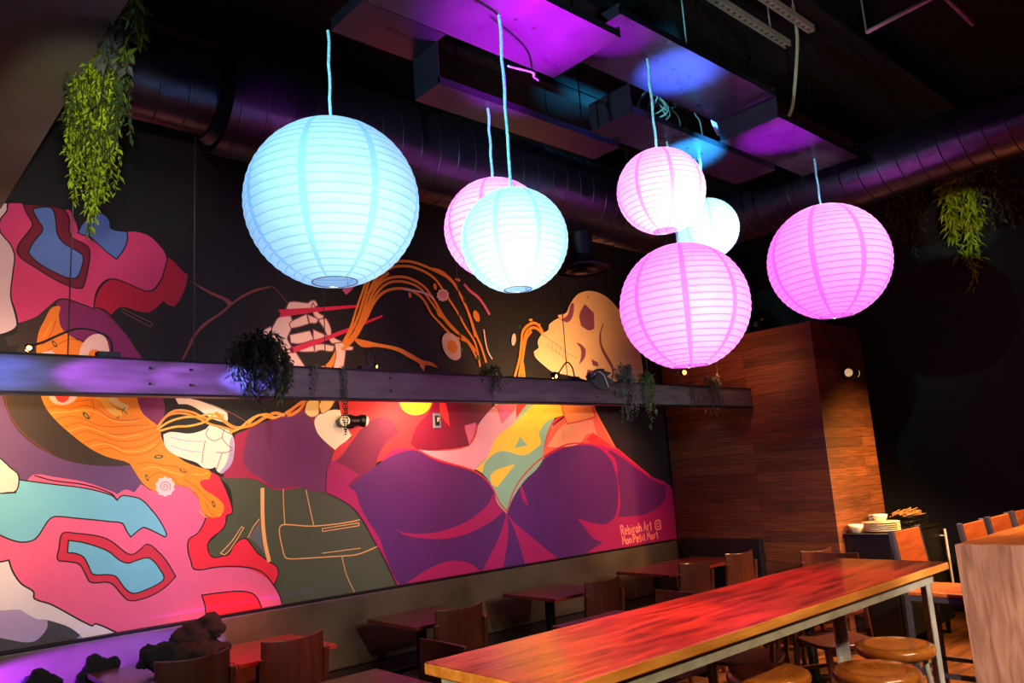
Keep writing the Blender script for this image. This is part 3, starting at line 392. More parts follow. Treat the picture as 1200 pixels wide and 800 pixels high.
('peach',0.0057,0,[2.321,1.6244,2.3226,1.5276,2.3295,1.3925]),
('peach',0.0058,0,[2.484,1.6079,2.5095,1.4862,2.5352,1.3717]),
('peach',0.007,0,[2.8907,1.3771,2.8141,1.3689,2.6655,1.3631,2.507,1.3672,2.3399,1.3916,2.2983,1.3857,2.2918,1.3388,2.3083,1.256,2.3293,1.1862,2.3662,1.1712,2.4871,1.1614,2.6598,1.1514,2.8402,1.1424,2.9255,1.1546,3.0309,1.1829]),
('peach',0.0054,1,[2.5976,1.3422,2.8814,1.3559,2.8807,1.3369,2.6003,1.3236]),
('peach',0.0054,0,[2.5936,1.1812,2.889,1.1832]),
('peach',0.0054,0,[2.7408,1.1479,2.7523,1.0955,2.7699,1.0254,2.813,0.9293,2.8475,0.865]),
('peach',0.0053,1,[2.0391,1.4048,1.9775,1.3231,1.9066,1.2573,1.9371,1.2475,1.9978,1.3146,2.0529,1.3969]),
('slatelight',0,0,[2.1583,1.4316,2.0872,1.3318,2.1358,1.2873,2.1918,1.2151,2.1715,1.3235]),
('peach',0.0083,0,[1.9066,0.8669,2.1324,0.8674,2.1939,0.869]),
('bone',0,0,[1.6277,2.209,1.647,2.1751,1.7047,2.1732,1.77,2.142,1.8164,2.1088,1.8633,2.082,1.9448,2.0589,1.9531,2.0889,1.9449,2.1298,1.8631,2.1698,1.783,2.1957,1.7304,2.2082,1.6658,2.2203]),
('mauve',0.0038,0,[1.7304,2.2082,1.783,2.1957,1.8631,2.1658,1.938,2.1325,1.9531,2.1025]),
('bone',0,0,[1.5601,1.9906,1.6046,2.0055,1.7163,1.9939,1.8101,2.0193,1.8419,2.0458,1.9284,2.0346,1.9833,1.9798,1.994,1.8712,1.9718,1.7913,1.9173,1.7403,1.8851,1.7576,1.8744,1.7844,1.8425,1.7752,1.8004,1.7822,1.7587,1.8151,1.6816,1.8437,1.621,1.8713,1.5709,1.9187]),
('lavender',0,0,[1.9833,1.9798,1.994,1.8712,1.9718,1.7913,1.9173,1.7403,1.9012,1.7516,1.939,1.7979,1.961,1.8721,1.9666,1.9475]),
('mauve',0.0048,0,[1.83,2.0285,1.8168,1.982,1.8635,1.948,1.9174,1.9672]),
('mauve',0.0049,0,[1.9311,2.021,1.9174,1.9672,1.9446,1.9263,1.9789,1.8986]),
('mauve',0.0049,0,[1.877,1.8745,1.9446,1.8726,1.9858,1.8917]),
('mauve',0.0047,0,[1.8103,1.949,1.7975,1.8767,1.7912,1.8113]),
('mauve',0.0048,0,[1.9174,1.8733,1.8798,1.7684]),
('lavender',0.0041,0,[1.605,1.972,1.6935,1.9511,1.7972,1.9426]),
('lavender',0.0041,0,[1.6055,1.9205,1.6939,1.8925,1.7909,1.8768]),
('ink',0.0047,0,[1.8365,2.0619,1.986,1.9798]),
('orange2',0.0137,0,[1.5253,2.0268,1.5639,2.0884,1.6284,2.1355,1.7309,2.1257,1.8099,2.0887,1.8903,2.0888,1.9613,2.0507]),
('orangelight',0.0126,0,[1.5254,2.0217,1.594,2.0677,1.6796,2.0938,1.7676,2.0993,1.8525,2.1157,1.9284,2.0889]),
('orangelight',0.0126,0,[1.5353,2.0114,1.6294,2.0364,1.716,2.0412,1.8099,2.0673,1.874,2.1158,1.9284,2.1052]),
('orange2',0.0137,0,[1.5252,2.0371,1.5836,2.104,1.6641,2.12,1.7572,2.094,1.8419,2.0512,1.9284,2.0292,2,2.0068]),
('orange2',0.0202,0,[1.874,2.1266,1.9339,2.0671,2.0001,2.0287,2.0619,2.0338,2.1248,2.0501,2.2009,2.0948,2.2725,2.1234,2.3388,2.1066]),
('orangelight',0.0136,0,[1.9612,1.9964,2.028,2.023,2.0963,2.0779,2.1717,2.1116,2.2482,2.0892,2.3206,2.1122,2.3824,2.1472]),
('orangelight',0.0126,0,[2.0847,2.0502,2.1425,2.1003,2.2129,2.1174,2.2721,2.095,2.3451,2.1238]),
('orange2',0.0202,0,[2.3511,2.1124,2.3886,2.1472,2.439,2.1827,2.4965,2.2188,2.4574,2.1595,2.4004,2.1183,2.3571,2.1066]),
('umber',0.0044,0,[1.9312,2.1434,2.0003,2.1095,2.0706,2.0683]),
('bonepink',0,0,[2.1768,2.6618,2.2449,2.7112,2.2672,2.6687,2.2513,2.6086,2.2961,2.538,2.3334,2.4666,2.2799,2.464,2.2504,2.5354,2.2057,2.5618,2.1837,2.604]),
('mauve',0.0073,1,[2.1768,2.6618,2.2449,2.7112,2.2672,2.6687,2.2513,2.6086,2.2961,2.538,2.3334,2.4666,2.2799,2.464,2.2504,2.5354,2.2057,2.5618,2.1837,2.604]),
('bonepink',0,0,[2.2522,2.6823,2.2757,2.736,2.307,2.7789,2.3932,2.7987,2.408,2.7395,2.3833,2.6774,2.3669,2.6314,2.4359,2.5313,2.5057,2.4301,2.4183,2.4263,2.3272,2.5694,2.2665,2.6097]),
('mauve',0.0074,1,[2.2522,2.6823,2.2757,2.736,2.307,2.7789,2.3932,2.7987,2.408,2.7395,2.3833,2.6774,2.3669,2.6314,2.4359,2.5313,2.5057,2.4301,2.4183,2.4263,2.3272,2.5694,2.2665,2.6097]),
('bonepink',0,0,[2.3594,2.8484,2.3916,2.8971,2.5236,2.903,2.5486,2.9211,2.5817,2.9245,2.6026,2.8924,2.5556,2.8629,2.3937,2.829]),
('mauve',0.0077,1,[2.3594,2.8484,2.3916,2.8971,2.5236,2.903,2.5486,2.9211,2.5817,2.9245,2.6026,2.8924,2.5556,2.8629,2.3937,2.829]),
('bonepink',0,0,[2.3844,2.7451,2.4567,2.7922,2.5138,2.8219,2.5286,2.7526,2.4554,2.7253,2.3948,2.7083]),
('mauve',0.0076,1,[2.3844,2.7451,2.4567,2.7922,2.5138,2.8219,2.5286,2.7526,2.4554,2.7253,2.3948,2.7083]),
('bonepink',0,0,[2.5219,2.818,2.6036,2.7945,2.5863,2.7621,2.5336,2.7577]),
('mauve',0.0077,1,[2.5219,2.818,2.6036,2.7945,2.5863,2.7621,2.5336,2.7577]),
('bonepink',0,0,[2.5648,2.9072,2.6047,2.8412,2.651,2.819,2.6202,2.7913,2.5742,2.812,2.5526,2.875]),
('mauve',0.0078,1,[2.5648,2.9072,2.6047,2.8412,2.651,2.819,2.6202,2.7913,2.5742,2.812,2.5526,2.875]),
('bonepink',0,0,[2.3831,2.6624,2.5357,2.7042,2.5638,2.6421,2.4532,2.6043,2.39,2.6061]),
('mauve',0.0076,1,[2.3831,2.6624,2.5357,2.7042,2.5638,2.6421,2.4532,2.6043,2.39,2.6061]),
('bonepink',0,0,[2.5605,2.7154,2.6178,2.6951,2.6927,2.6728,2.6167,2.6488,2.5604,2.6388]),
('mauve',0.0078,1,[2.5605,2.7154,2.6178,2.6951,2.6927,2.6728,2.6167,2.6488,2.5604,2.6388]),
('bonepink',0,0,[2.4367,2.5732,2.5583,2.6142,2.5684,2.557,2.4601,2.5506]),
('mauve',0.0076,1,[2.4367,2.5732,2.5583,2.6142,2.5684,2.557,2.4601,2.5506]),
('bonepink',0,0,[2.5695,2.6058,2.6325,2.6161,2.7248,2.6066,2.7068,2.5667,2.6148,2.5689,2.5683,2.5509]),
('mauve',0.0078,1,[2.5695,2.6058,2.6325,2.6161,2.7248,2.6066,2.7068,2.5667,2.6148,2.5689,2.5683,2.5509]),
('bonepink',0,0,[2.6001,2.7865,2.6623,2.8012,2.6994,2.7325,2.7098,2.6787,2.7996,2.6381,2.7338,2.6227,2.6966,2.6296,2.6437,2.7281]),
('mauve',0.0079,1,[2.6001,2.7865,2.6623,2.8012,2.6994,2.7325,2.7098,2.6787,2.7996,2.6381,2.7338,2.6227,2.6966,2.6296,2.6437,2.7281]),
('orange2',0,0,[2.5788,2.4408,2.6623,2.4751,2.7236,2.5631,2.742,2.6108,2.7582,2.5807,2.7304,2.5016,2.678,2.4376]),
('bonepink',0,0,[2.7254,2.6253,2.8119,2.6436,2.8153,2.5841,2.788,2.4269,2.7028,2.4234,2.7351,2.5482]),
('mauve',0.0079,1,[2.7254,2.6253,2.8119,2.6436,2.8153,2.5841,2.788,2.4269,2.7028,2.4234,2.7351,2.5482]),
('bonepink',0,0,[2.8107,2.6027,2.8511,2.6131,2.8756,2.6099,2.8714,2.5875,2.81,2.5807]),
('mauve',0.0057,1,[2.8107,2.6027,2.8511,2.6131,2.8756,2.6099,2.8714,2.5875,2.81,2.5807]),
('chop',0,0,[2.3,2.8321,2.6224,2.8818,2.9365,2.9306,2.9358,2.9111,2.6216,2.8506,2.3101,2.7792,2.3182,2.8069]),
('chop',0,0,[2.3816,2.5698,2.6846,2.6846,3.1332,2.8708,3.1403,2.8582,2.6837,2.6504,2.3982,2.5321]),
('maroon',0,0,[2.4085,2.5622,2.4104,2.5543,2.4099,2.5467,2.4073,2.5407,2.4028,2.5372,2.3973,2.5367,2.3914,2.5393,2.3862,2.5446,2.3824,2.5517,2.3806,2.5596,2.381,2.5671,2.3836,2.5731,2.388,2.5767,2.3936,2.5772,2.3994,2.5746,2.4047,2.5694]),
('mauvepink',0,0,[2.7975,3.0272,2.8337,3.0604,2.9148,3.0863,2.8773,3.0363,2.8317,2.9956]),
('orange2',0.0218,0,[2.7923,2.6266,2.8729,2.7399,2.9341,2.8607,2.9904,3.0163,3.0473,3.1553,3.1417,3.255,3.2676,3.3064,3.4284,3.3289,3.6255,3.292,3.8027,3.2284,3.9012,3.1092,3.9807,2.9573,4.0414,2.7882,4.0892,2.6901,4.1345,2.5552]),
('orange2',0.0216,0,[2.8058,2.6149,2.9009,2.7293,2.963,2.8634,3.0199,3.0195,3.0841,3.1399,3.1864,3.227,3.2977,3.2761,3.4587,3.2839,3.6384,3.2224,3.7506,3.0927,3.8478,2.9737,3.9364,2.8379,4.0269,2.7149,4.0671,2.5161]),
('orange2',0.0215,0,[2.82,2.6221,2.9156,2.7433,2.9932,2.8922,3.0574,3.0303,3.1363,3.1261,3.2462,3.1803,3.3891,3.1913,3.5332,3.139,3.6276,3.037,3.7217,2.9052,3.8364,2.8014,3.9543,2.7101,4.0358,2.5861]),
('orange2',0.0214,0,[2.7841,2.5822,2.8849,2.6771,2.9908,2.8269,3.0697,2.9655,3.1638,3.0555,3.3051,3.0987,3.4321,3.0856,3.527,3.0265,3.5958,2.9218,3.6839,2.8456,3.7986,2.7561,3.9373,2.7233,4.0308,2.6432]),
('orange2',0.0195,0,[2.8122,2.5965,2.9143,2.7048,2.9917,2.853,3.0713,3.0053,3.1817,3.1181,3.3236,3.1556,3.4831,3.1262,3.5854,3.0326,3.6882,2.9162,3.8023,2.8129,3.9383,2.7376,4.0228,2.6571]),
('orange2',0.0165,0,[2.7998,2.6459,2.8591,2.7516,2.9138,2.8976,2.9692,3.0336,3.0173,3.1449,3.0797,3.2197]),
('orange2',0.0192,0,[3.8927,3.1155,3.9565,2.9986,4.0019,2.8721,4.0306,2.7657]),
('orange2',0.0209,0,[3.6259,3.2992,3.7108,3.2889,3.7948,3.2419,3.8617,3.1847]),
('orange2',0.0227,0,[3.0125,3.0187,3.1062,3.1292,3.2088,3.2096]),
('orange2',0,0,[3.9056,3.2305,3.9006,3.2261,3.8923,3.2235,3.8818,3.2231,3.8709,3.2249,3.8612,3.2286,3.8541,3.2337,3.8508,3.2394,3.8516,3.2448,3.8566,3.2492,3.8649,3.2518,3.8753,3.2523,3.8862,3.2506,3.896,3.2469,3.9031,3.2417,3.9065,3.236]),
('orange2',0,0,[4.0878,2.9574,4.0927,2.9387,4.0922,2.9211,4.0863,2.9074,4.0762,2.8996,4.0632,2.8989,4.0493,2.9054,4.0368,2.918,4.0274,2.9349,4.0226,2.9535,4.0231,2.9709,4.0288,2.9846,4.0389,2.9925,4.0519,2.9934,4.0657,2.987,4.0784,2.9743]),
('orange2',0,0,[3.7015,2.9492,3.7087,2.9336,3.711,2.9183,3.7081,2.9059,3.7003,2.898,3.689,2.8961,3.6758,2.9002,3.6628,2.9098,3.6519,2.9234,3.6448,2.939,3.6425,2.9541,3.6454,2.9666,3.6531,2.9744,3.6643,2.9765,3.6775,2.9724,3.6905,2.9629]),
('orange2',0,0,[3.6595,3.1574,3.661,3.1468,3.6597,3.137,3.6558,3.1294,3.65,3.1252,3.6431,3.1251,3.6361,3.1291,3.6301,3.1365,3.6261,3.1462,3.6246,3.1568,3.6259,3.1666,3.6297,3.1742,3.6356,3.1784,3.6425,3.1785,3.6495,3.1746,3.6555,3.1672]),
('orange2',0,0,[3.4071,3.0572,3.4075,3.0482,3.4059,3.0402,3.4025,3.0342,3.3979,3.0312,3.3927,3.0317,3.3878,3.0355,3.3838,3.0421,3.3815,3.0505,3.3811,3.0594,3.3827,3.0675,3.386,3.0735,3.3907,3.0765,3.3958,3.076,3.4008,3.0722,3.4047,3.0656]),
('eggwhite',0,0,[3.8678,2.7063,3.8818,2.6628,3.8803,2.6205,3.8638,2.5861,3.8349,2.5648,3.7981,2.5597,3.7592,2.5715,3.7239,2.5981,3.6975,2.6356,3.6839,2.6782,3.685,2.7198,3.7008,2.754,3.729,2.7758,3.7654,2.7817,3.8047,2.7707,3.8407,2.7442]),
('orange2',0,0,[3.8345,2.6846,3.8388,2.6636,3.8352,2.6432,3.8244,2.6268,3.8081,2.6167,3.7887,2.6144,3.7692,2.6203,3.7526,2.6335,3.7414,2.6519,3.7371,2.6727,3.7406,2.6928,3.7512,2.7093,3.7674,2.7195,3.7867,2.722,3.8063,2.7163,3.8231,2.7031]),
('pinkpale',0,0,[3.7737,3.0953,3.778,3.0788,3.7609,3.0659,3.752,3.0488,3.7308,3.0455,3.7125,3.0343,3.6953,3.0418,3.6745,3.0407,3.6678,3.056,3.6525,3.0654,3.6586,3.0827,3.6545,3.0989,3.6712,3.1118,3.6798,3.1289,3.7008,3.1324,3.7192,3.1438,3.7365,3.1364,3.7576,3.1378,3.7644,3.1223,3.7801,3.1129]),
('mauvepink',0.0077,0,[3.7173,3.0873,3.7138,3.0846,3.708,3.0862,3.7077,3.0935,3.717,3.1001,3.7297,3.0978,3.7331,3.0853,3.7202,3.0723,3.6994,3.0719,3.6893,3.0877,3.7018,3.1082,3.73,3.1149,3.7504,3.0989,3.7425,3.0711]),
('mauvepink',0.0258,0,[3.9439,3.209,4.0039,3.1572,4.0837,3.1143,4.1445,3.0539,4.2041,2.9705]),
('pale',0.016,0,[4.1282,2.8386,4.1391,2.737,4.1605,2.6509,4.2024,2.5877]),
('pale',0.0163,0,[3.3445,3.0963,3.4488,3.0944,3.563,3.0793,3.628,3.0441]),
('greendark',0,0,[3.9536,3.0768,3.954,3.0662,3.9522,3.0568,3.9484,3.0498,3.9432,3.0464,3.9374,3.0471,3.9318,3.0518,3.9274,3.0597,3.9247,3.0697,3.9242,3.0802,3.926,3.0897,3.9298,3.0967,3.935,3.1001,3.9409,3.0994,3.9464,3.0947,3.9509,3.0868]),
('greendark',0,0,[4.06,2.5966,4.0603,2.5872,4.0583,2.5789,4.0544,2.5729,4.0491,2.57,4.0432,2.5708,4.0377,2.575,4.0334,2.5821,4.0309,2.591,4.0306,2.6004,4.0326,2.6087,4.0365,2.6148,4.0418,2.6176,4.0476,2.6169,4.0532,2.6126,4.0575,2.6055]),
('greendark',0,0,[4.5619,2.5292,4.5579,2.5201,4.5523,2.5126,4.5462,2.5078,4.5403,2.5064,4.5357,2.5087,4.5329,2.5143,4.5324,2.5223,4.5343,2.5316,4.5384,2.5407,4.5439,2.5483,4.55,2.5531,4.5559,2.5545,4.5606,2.5522,4.5634,2.5466,4.5638,2.5385]),
('greendark',0,0,[4.5545,2.8932,4.5511,2.8861,4.5462,2.8803,4.5404,2.8765,4.5347,2.8754,4.5298,2.8771,4.5266,2.8813,4.5255,2.8875,4.5267,2.8946,4.53,2.9017,4.5349,2.9075,4.5407,2.9113,4.5464,2.9125,4.5513,2.9108,4.5546,2.9065,4.5557,2.9003]),
('pale',0,0,[4.4855,2.7739,4.4794,2.7535,4.4704,2.7362,4.4597,2.7247,4.449,2.7206,4.44,2.7247,4.434,2.7362,4.4319,2.7534,4.434,2.7738,4.4401,2.7942,4.4491,2.8115,4.4598,2.8232,4.4705,2.8274,4.4796,2.8234,4.4856,2.8118,4.4877,2.7944]),
('orange2',0.0254,0,[4.4408,2.444,4.5152,2.6115,4.5478,2.7496,4.578,2.8586,4.6666,2.9274,4.7411,2.9414,4.8005,2.8992,4.8272,2.8464]),
('orange2',0.0255,0,[4.4898,2.4383,4.5591,2.6517,4.5798,2.7669,4.6295,2.8625,4.7056,2.8995,4.7775,2.8818,4.8257,2.8306]),
('orange2',0.0251,0,[4.5298,2.4398,4.5421,2.5753,4.5728,2.6904,4.6135,2.7999,4.6816,2.8666]),
('orange2',0.0203,0,[4.5601,2.4409,4.5522,2.5758]),
('orange2',0,0,[4.7039,2.9694,4.7017,2.9644,4.6963,2.9599,4.6885,2.9566,4.6796,2.9549,4.6708,2.955,4.6636,2.9571,4.659,2.9608,4.6577,2.9654,4.6599,2.9703,4.6653,2.9748,4.673,2.9782,4.6819,2.98,4.6907,2.9798,4.6979,2.9777,4.7026,2.9741]),
('orange2',0,0,[4.7986,2.9344,4.7966,2.9306,4.7917,2.9272,4.7845,2.9245,4.7763,2.9232,4.7682,2.9232,4.7615,2.9247,4.7571,2.9274,4.7559,2.9309,4.7579,2.9346,4.7628,2.9381,4.7699,2.9407,4.7781,2.9421,4.7862,2.9421,4.793,2.9406,4.7973,2.9379]),
('amber',0,0,[2.8778,2.6766,2.9632,2.6666,3.0721,2.6515,3.2598,2.6308,3.3749,2.5912,3.4843,2.5434,3.5733,2.531,3.6371,2.4862,3.5553,2.503,3.5064,2.5041,3.4957,2.4564,3.4652,2.4887,3.4505,2.5148,3.3574,2.5569,3.2432,2.6034,3.0709,2.6222,2.9612,2.6121,2.905,2.6403]),
('skull',0,0,[5.334,3.2782,5.4831,3.3253,5.6667,3.315,5.8107,3.2523,5.9326,3.1463,5.9778,3.0451,6.0762,2.895,6.1629,2.7953,6.1973,2.6129,6.1783,2.4293,6.1031,2.247,5.4947,2.2383,5.447,2.4319,5.2746,2.4624,5.0737,2.4907,4.911,2.5077,4.7893,2.572,4.7013,2.6367,4.6901,2.6821,4.7565,2.7208,4.7463,2.7783,4.8173,2.8535,4.8923,2.8947,4.907,2.9434,4.9949,2.9987,5.0365,3.0144,5.0262,3.0425,5.1372,3.0722,5.1974,3.1518,5.2571,3.2199]),
('mauve',0,0,[5.4124,3.1859,5.5299,3.1088,5.5185,2.9562,5.4357,2.9297,5.3333,2.9663,5.32,3.0644,5.3717,3.1441]),
('mauve',0,0,[5.2163,3.166,5.2599,3.1829,5.2415,3.0819,5.1918,3.0086,5.1344,2.9841,5.0688,3.0028,5.1632,3.0599]),
('mauve',0.0055,0,[5.0262,3.0425,5.0495,3.0108,5.1278,2.986]),
('mauve',0,0,[5.644,3.0171,5.6584,3.0132,5.6085,2.9127,5.609,2.7991,5.6902,2.6779,5.7467,2.5924,5.7409,2.4915,5.7147,2.5784,5.651,2.6633,5.5835,2.7724,5.5792,2.8853]),
('mauve',0,0,[5.2442,2.7999,5.3124,2.7873,5.3705,2.7419,5.351,2.6672,5.2617,2.5897,5.3001,2.6815,5.3008,2.7474]),
('mauve',0,0,[5.438,2.6522,5.5251,2.6269,5.5305,2.5826,5.4524,2.5938]),
('mauve',0,0,[5.3725,2.551,5.5682,2.5347,5.4515,2.4687,5.3461,2.4771]),
('mauve',0.0045,0,[4.8161,2.8417,4.9088,2.8011,5.0183,2.749,5.1129,2.695,5.2275,2.6533]),
('mauve',0.0031,0,[4.8563,2.7622,4.9634,2.6982,5.1062,2.6348]),
('mauve',0.0031,0,[4.9404,2.7915,4.9194,2.7145]),
('mauve',0.0031,0,[4.987,2.7661,4.9658,2.6889]),
('mauve',0.0031,0,[5.0273,2.7401,5.0058,2.6628]),
('mauve',0.0031,0,[5.0712,2.7141,5.0495,2.6366]),
('mauve',0.0032,0,[5.1155,2.688,5.0935,2.6103]),
('mauve',0.0078,0,[5.4473,3.2679,5.4815,3.2512]),
('mauve',0.0048,0,[5.4878,2.9137,5.5068,2.9201]),
('cream',0,0,[2.5576,2.0822,2.6038,2.1193,2.7036,2.1499,2.8219,2.1356,2.8474,1.9683,2.7122,1.8631,2.5999,1.9569,2.5625,2.016]),
('cream2',0,0,[2.4837,2.1334,2.5091,2.2072,2.5904,2.2383,2.5876,2.1193,2.5467,2.0969,2.5148,2.1013]),
('umber',0.0053,1,[2.4837,2.1334,2.5091,2.2072,2.5904,2.2383,2.5876,2.1193,2.5467,2.0969,2.5148,2.1013]),
('cream2',0,0,[2.589,2.1787,2.6396,2.2393,2.7314,2.2411,2.6788,2.1572,2.612,2.1194]),
('umber',0.0054,1,[2.589,2.1787,2.6396,2.2393,2.7314,2.2411,2.6788,2.1572,2.612,2.1194]),
('cream2',0,0,[2.755,2.1807,2.8253,2.2429,3.0196,2.2467,2.9905,2.1914,2.9094,2.1547,2.788,2.1476]),
('umber',0.0056,1,[2.755,2.1807,2.8253,2.2429,3.0196,2.2467,2.9905,2.1914,2.9094,2.1547,2.788,2.1476]),
('hot',0,0,[2.7397,2.2352,4.0753,2.2602,4.0138,2.0427,3.913,1.8722,3.5741,1.8404,3.3996,1.8514,3.2605,1.836,2.9651,1.753,2.6598,1.7531,2.7091,1.8691,2.847,1.9561,2.7692,2.0898]),
('yellow',0,0,[3.5557,2.2238,3.5415,2.1815,3.5062,2.1457,3.4556,2.1218,3.3977,2.1134,3.3413,2.1213,3.2949,2.1442,3.265,2.1784,3.2559,2.219,3.2689,2.2601,3.3022,2.2956,3.3513,2.3203,3.4089,2.3301,3.4665,2.3234,3.5149,2.3008,3.5463,2.2658]),
('maroon2',0,0,[3.3402,1.904,3.4009,2.0256,3.5095,2.1237,3.623,2.2517,4.186,2.2623,4.1383,2.1267,4.0138,2.0427,3.8804,2.0295,3.8616,2.0092,3.9043,1.8724,3.7656,1.8554,3.4938,1.8425,3.3996,1.8514]),
('redstreak',0,0,[3.6396,2.2521,3.6944,2.1921,3.7174,2.0237,3.6548,2.0909,3.6257,2.1577]),
('purple3',0,0,[2.7001,1.7867,2.7614,1.832,2.8319,1.9141,2.94,2.0284,3.0496,2.0902,3.1375,2.0903,3.195,2.0459,3.2297,1.9822,3.1375,1.9205,3.0605,1.8231,3.0208,1.7264,2.9613,1.6504,2.7879,1.6003,2.7107,1.6923]),
('magenta',0,0,[2.6293,1.5806,2.6503,1.7651,2.7003,1.7926,2.8862,1.69,2.7952,1.6175,2.8619,1.5841,2.9898,1.661,3.1107,1.8092,3.2241,1.8622,3.3996,1.8514,3.4685,1.8173,3.5702,1.7752,3.8996,1.6833,4.01,1.6311,4.1104,1.5375,4.1902,1.396,4.2559,1.3296,4.304,1.4226,4.337,1.476,4.443,1.5895,4.6225,1.7109,4.8384,1.8071,5.0597,1.8622,5.3997,1.8552,5.6702,1.8093,5.8208,1.7241,6.1434,1.5307,6.4288,1.4323,6.4946,1.3183,6.4747,0.8672,4.4732,0.8668,3.1921,0.8616,3.08,1.086,2.9942,1.2308,2.9161,1.3676,2.8374,1.4619,2.7195,1.5402]),
('violet',0,0,[2.8107,1.6107,3.0115,1.7309,3.1347,1.7981,3.2863,1.8458,3.4017,1.8428,3.5695,1.7622,3.8989,1.6722,4.0262,1.61,4.1228,1.5027,4.1599,1.3982,4.2161,1.3373,4.242,1.2784,4.1347,1.086,4.0214,0.9663,3.9572,0.8873,3.8488,0.965,3.6584,1.0086,3.445,0.9722,3.265,0.9046,3.2028,0.8833,3.1465,0.9696,3.0812,1.1154,3.0391,1.2382,2.9506,1.3647,2.886,1.4879,2.8549,1.5786]),
('magenta',0,0,[3.1615,1.3025,3.233,1.2596,3.4336,1.2305,3.646,1.2421,3.8724,1.2978,4.0543,1.3944,4.121,1.4801,4.1751,1.3971,4.2186,1.3302,4.0736,1.2587,3.8365,1.1922,3.6418,1.1747,3.4316,1.1955,3.2445,1.2423]),
('magenta',0,0,[4.2358,1.2789,4.2459,1.1421,4.2024,0.9896,4.1647,0.9009,3.9512,0.8838,4.0539,1.0063,4.1532,1.1287]),
('violet',0,0,[4.2592,1.2997,4.3133,1.2039,4.3773,1.0382,4.4256,0.8714,4.1714,0.8714,4.2194,1.0101,4.257,1.1636]),
('violet',0,0,[4.2602,1.3111,4.3352,1.4552,4.4408,1.566,4.6171,1.6893,4.832,1.7799,5.0532,1.8369,5.3926,1.8291,5.5769,1.7185,5.6534,1.5299,5.6491,1.3457,5.5883,1.1937,5.4606,1.1272,5.3078,1.1405,5.0739,1.2101,5.1563,1.1288,5.2552,1.0203,5.3823,0.9701,5.2049,0.9141,5.0888,0.866,4.8751,0.8666,4.7128,0.9559,4.5269,1.0919,4.3758,1.1984,4.2882,1.2746]),
('violet2',0,0,[5.6615,1.5295,5.6624,1.689,5.5461,1.7911,5.6253,1.7783,5.8194,1.6835,6.1397,1.506,6.3971,1.4087,6.3564,1.2992,6.1822,1.201,5.9578,1.1642,5.6178,1.1732,5.6668,1.2658,5.6763,1.3965]),
('magenta',0,0,[4.4237,1.5551,4.4646,1.4705,4.5023,1.3506,4.4342,1.4209]),
('rose',0,0,[3.4023,1.8535,3.5739,1.8382,3.8834,1.8638,3.9775,1.9532,4.014,2.045,4.1769,2.1861,4.2768,2.2592,4.6726,2.2664,4.4187,2.0435,4.1834,1.8803,4.0514,1.7454,3.9577,1.6809,3.8151,1.7047,3.5704,1.7774]),
('rosedeep',0,0,[3.8661,2.0319,3.9851,2.0566,3.954,1.9535,3.9023,1.886]),
('redstreak',0,0,[4.4379,2.2622,4.6214,2.2655,4.5615,2.1657,4.4273,2.0676]),
('rosedeep',0,0,[4.209,2.1984,4.4445,2.2623,4.413,2.1644,4.259,2.0441]),
('teal',0,0,[3.9895,1.7135,4.1816,1.857,4.3863,2.0436,4.5661,2.215,4.7417,2.2677,4.9548,2.2716,4.8821,2.0923,4.7861,1.8431,4.6495,1.6759,4.4731,1.5643,4.3332,1.4322,4.254,1.3115,4.1603,1.4027,4.1246,1.5254,4.0424,1.6273,3.9636,1.6806]),
('mustard',0,0,[4.1872,1.9269,4.3863,2.0436,4.6325,2.2035,4.7417,2.2677,5.0278,2.2729,5.0037,2.1181,4.7914,2.0672,4.678,1.9684,4.7025,1.8696,4.4927,1.7778,4.2406,1.8205,4.0663,1.7448,4.0204,1.651,3.9577,1.6809,4.0839,1.7786]),
('mustard',0,0,[4.1122,1.5602,4.1025,1.6291,4.182,1.6714,4.3893,1.7099,4.277,1.6209,4.1705,1.5296]),
('teal',0,0,[4.3847,1.8404,4.4578,1.9347,4.5333,1.861]),
('lime',0,0,[4.6949,2.1419,4.8749,2.1937,5.0087,2.1643,4.868,2.1277,4.7447,2.1222]),
('coral',0,0,[4.7087,1.759,4.7343,1.8443,4.8188,1.9919,5.0088,2.0976,5.0095,2.2726,5.3889,2.2795,5.468,2.1198,5.5677,1.9587,5.677,1.7984,5.3958,1.8553,5.056,1.8623,4.8346,1.8047]),
('peachy',0,0,[4.7688,1.8435,4.9251,1.991,5.0406,2.054,5.3842,2.0797,5.4251,1.9338,5.2987,1.9486,5.1744,1.8598,4.9085,1.8352]),
('coralneck',0,0,[4.9888,2.1821,5.0095,2.2726,5.3693,2.2792,5.4189,2.1063,5.2286,2.0666,5.0392,2.0412]),
('redstreak',0.0109,1,[4.9888,2.1821,5.0095,2.2726,5.3693,2.2792,5.4189,2.1063,5.2286,2.0666,5.0392,2.0412]),
('redstreak',0,0,[5.2648,1.8891,5.3698,1.9609,5.4431,1.9203,5.6509,1.8178,5.3958,1.8553]),
('redstreak',0,0,[4.7077,1.7835,4.7718,1.9425,4.8808,2.0797,5.0031,2.113,4.8389,2.0168,4.7669,1.893]),
('amber',0.0148,0,[5.3771,2.2793,5.4663,2.1064,5.5677,1.9587,5.6736,1.8038]),
('hot',0.0128,0,[3.3996,1.8514,3.5702,1.7752,3.8996,1.6833,4.01,1.6311,4.1104,1.5375,4.1902,1.396,4.2559,1.3296,4.337,1.476,4.443,1.5895,4.6225,1.7109,4.8384,1.8071,5.0597,1.8622,5.3997,1.8552,5.6702,1.8093,5.8208,1.7241,6.1434,1.5307])]
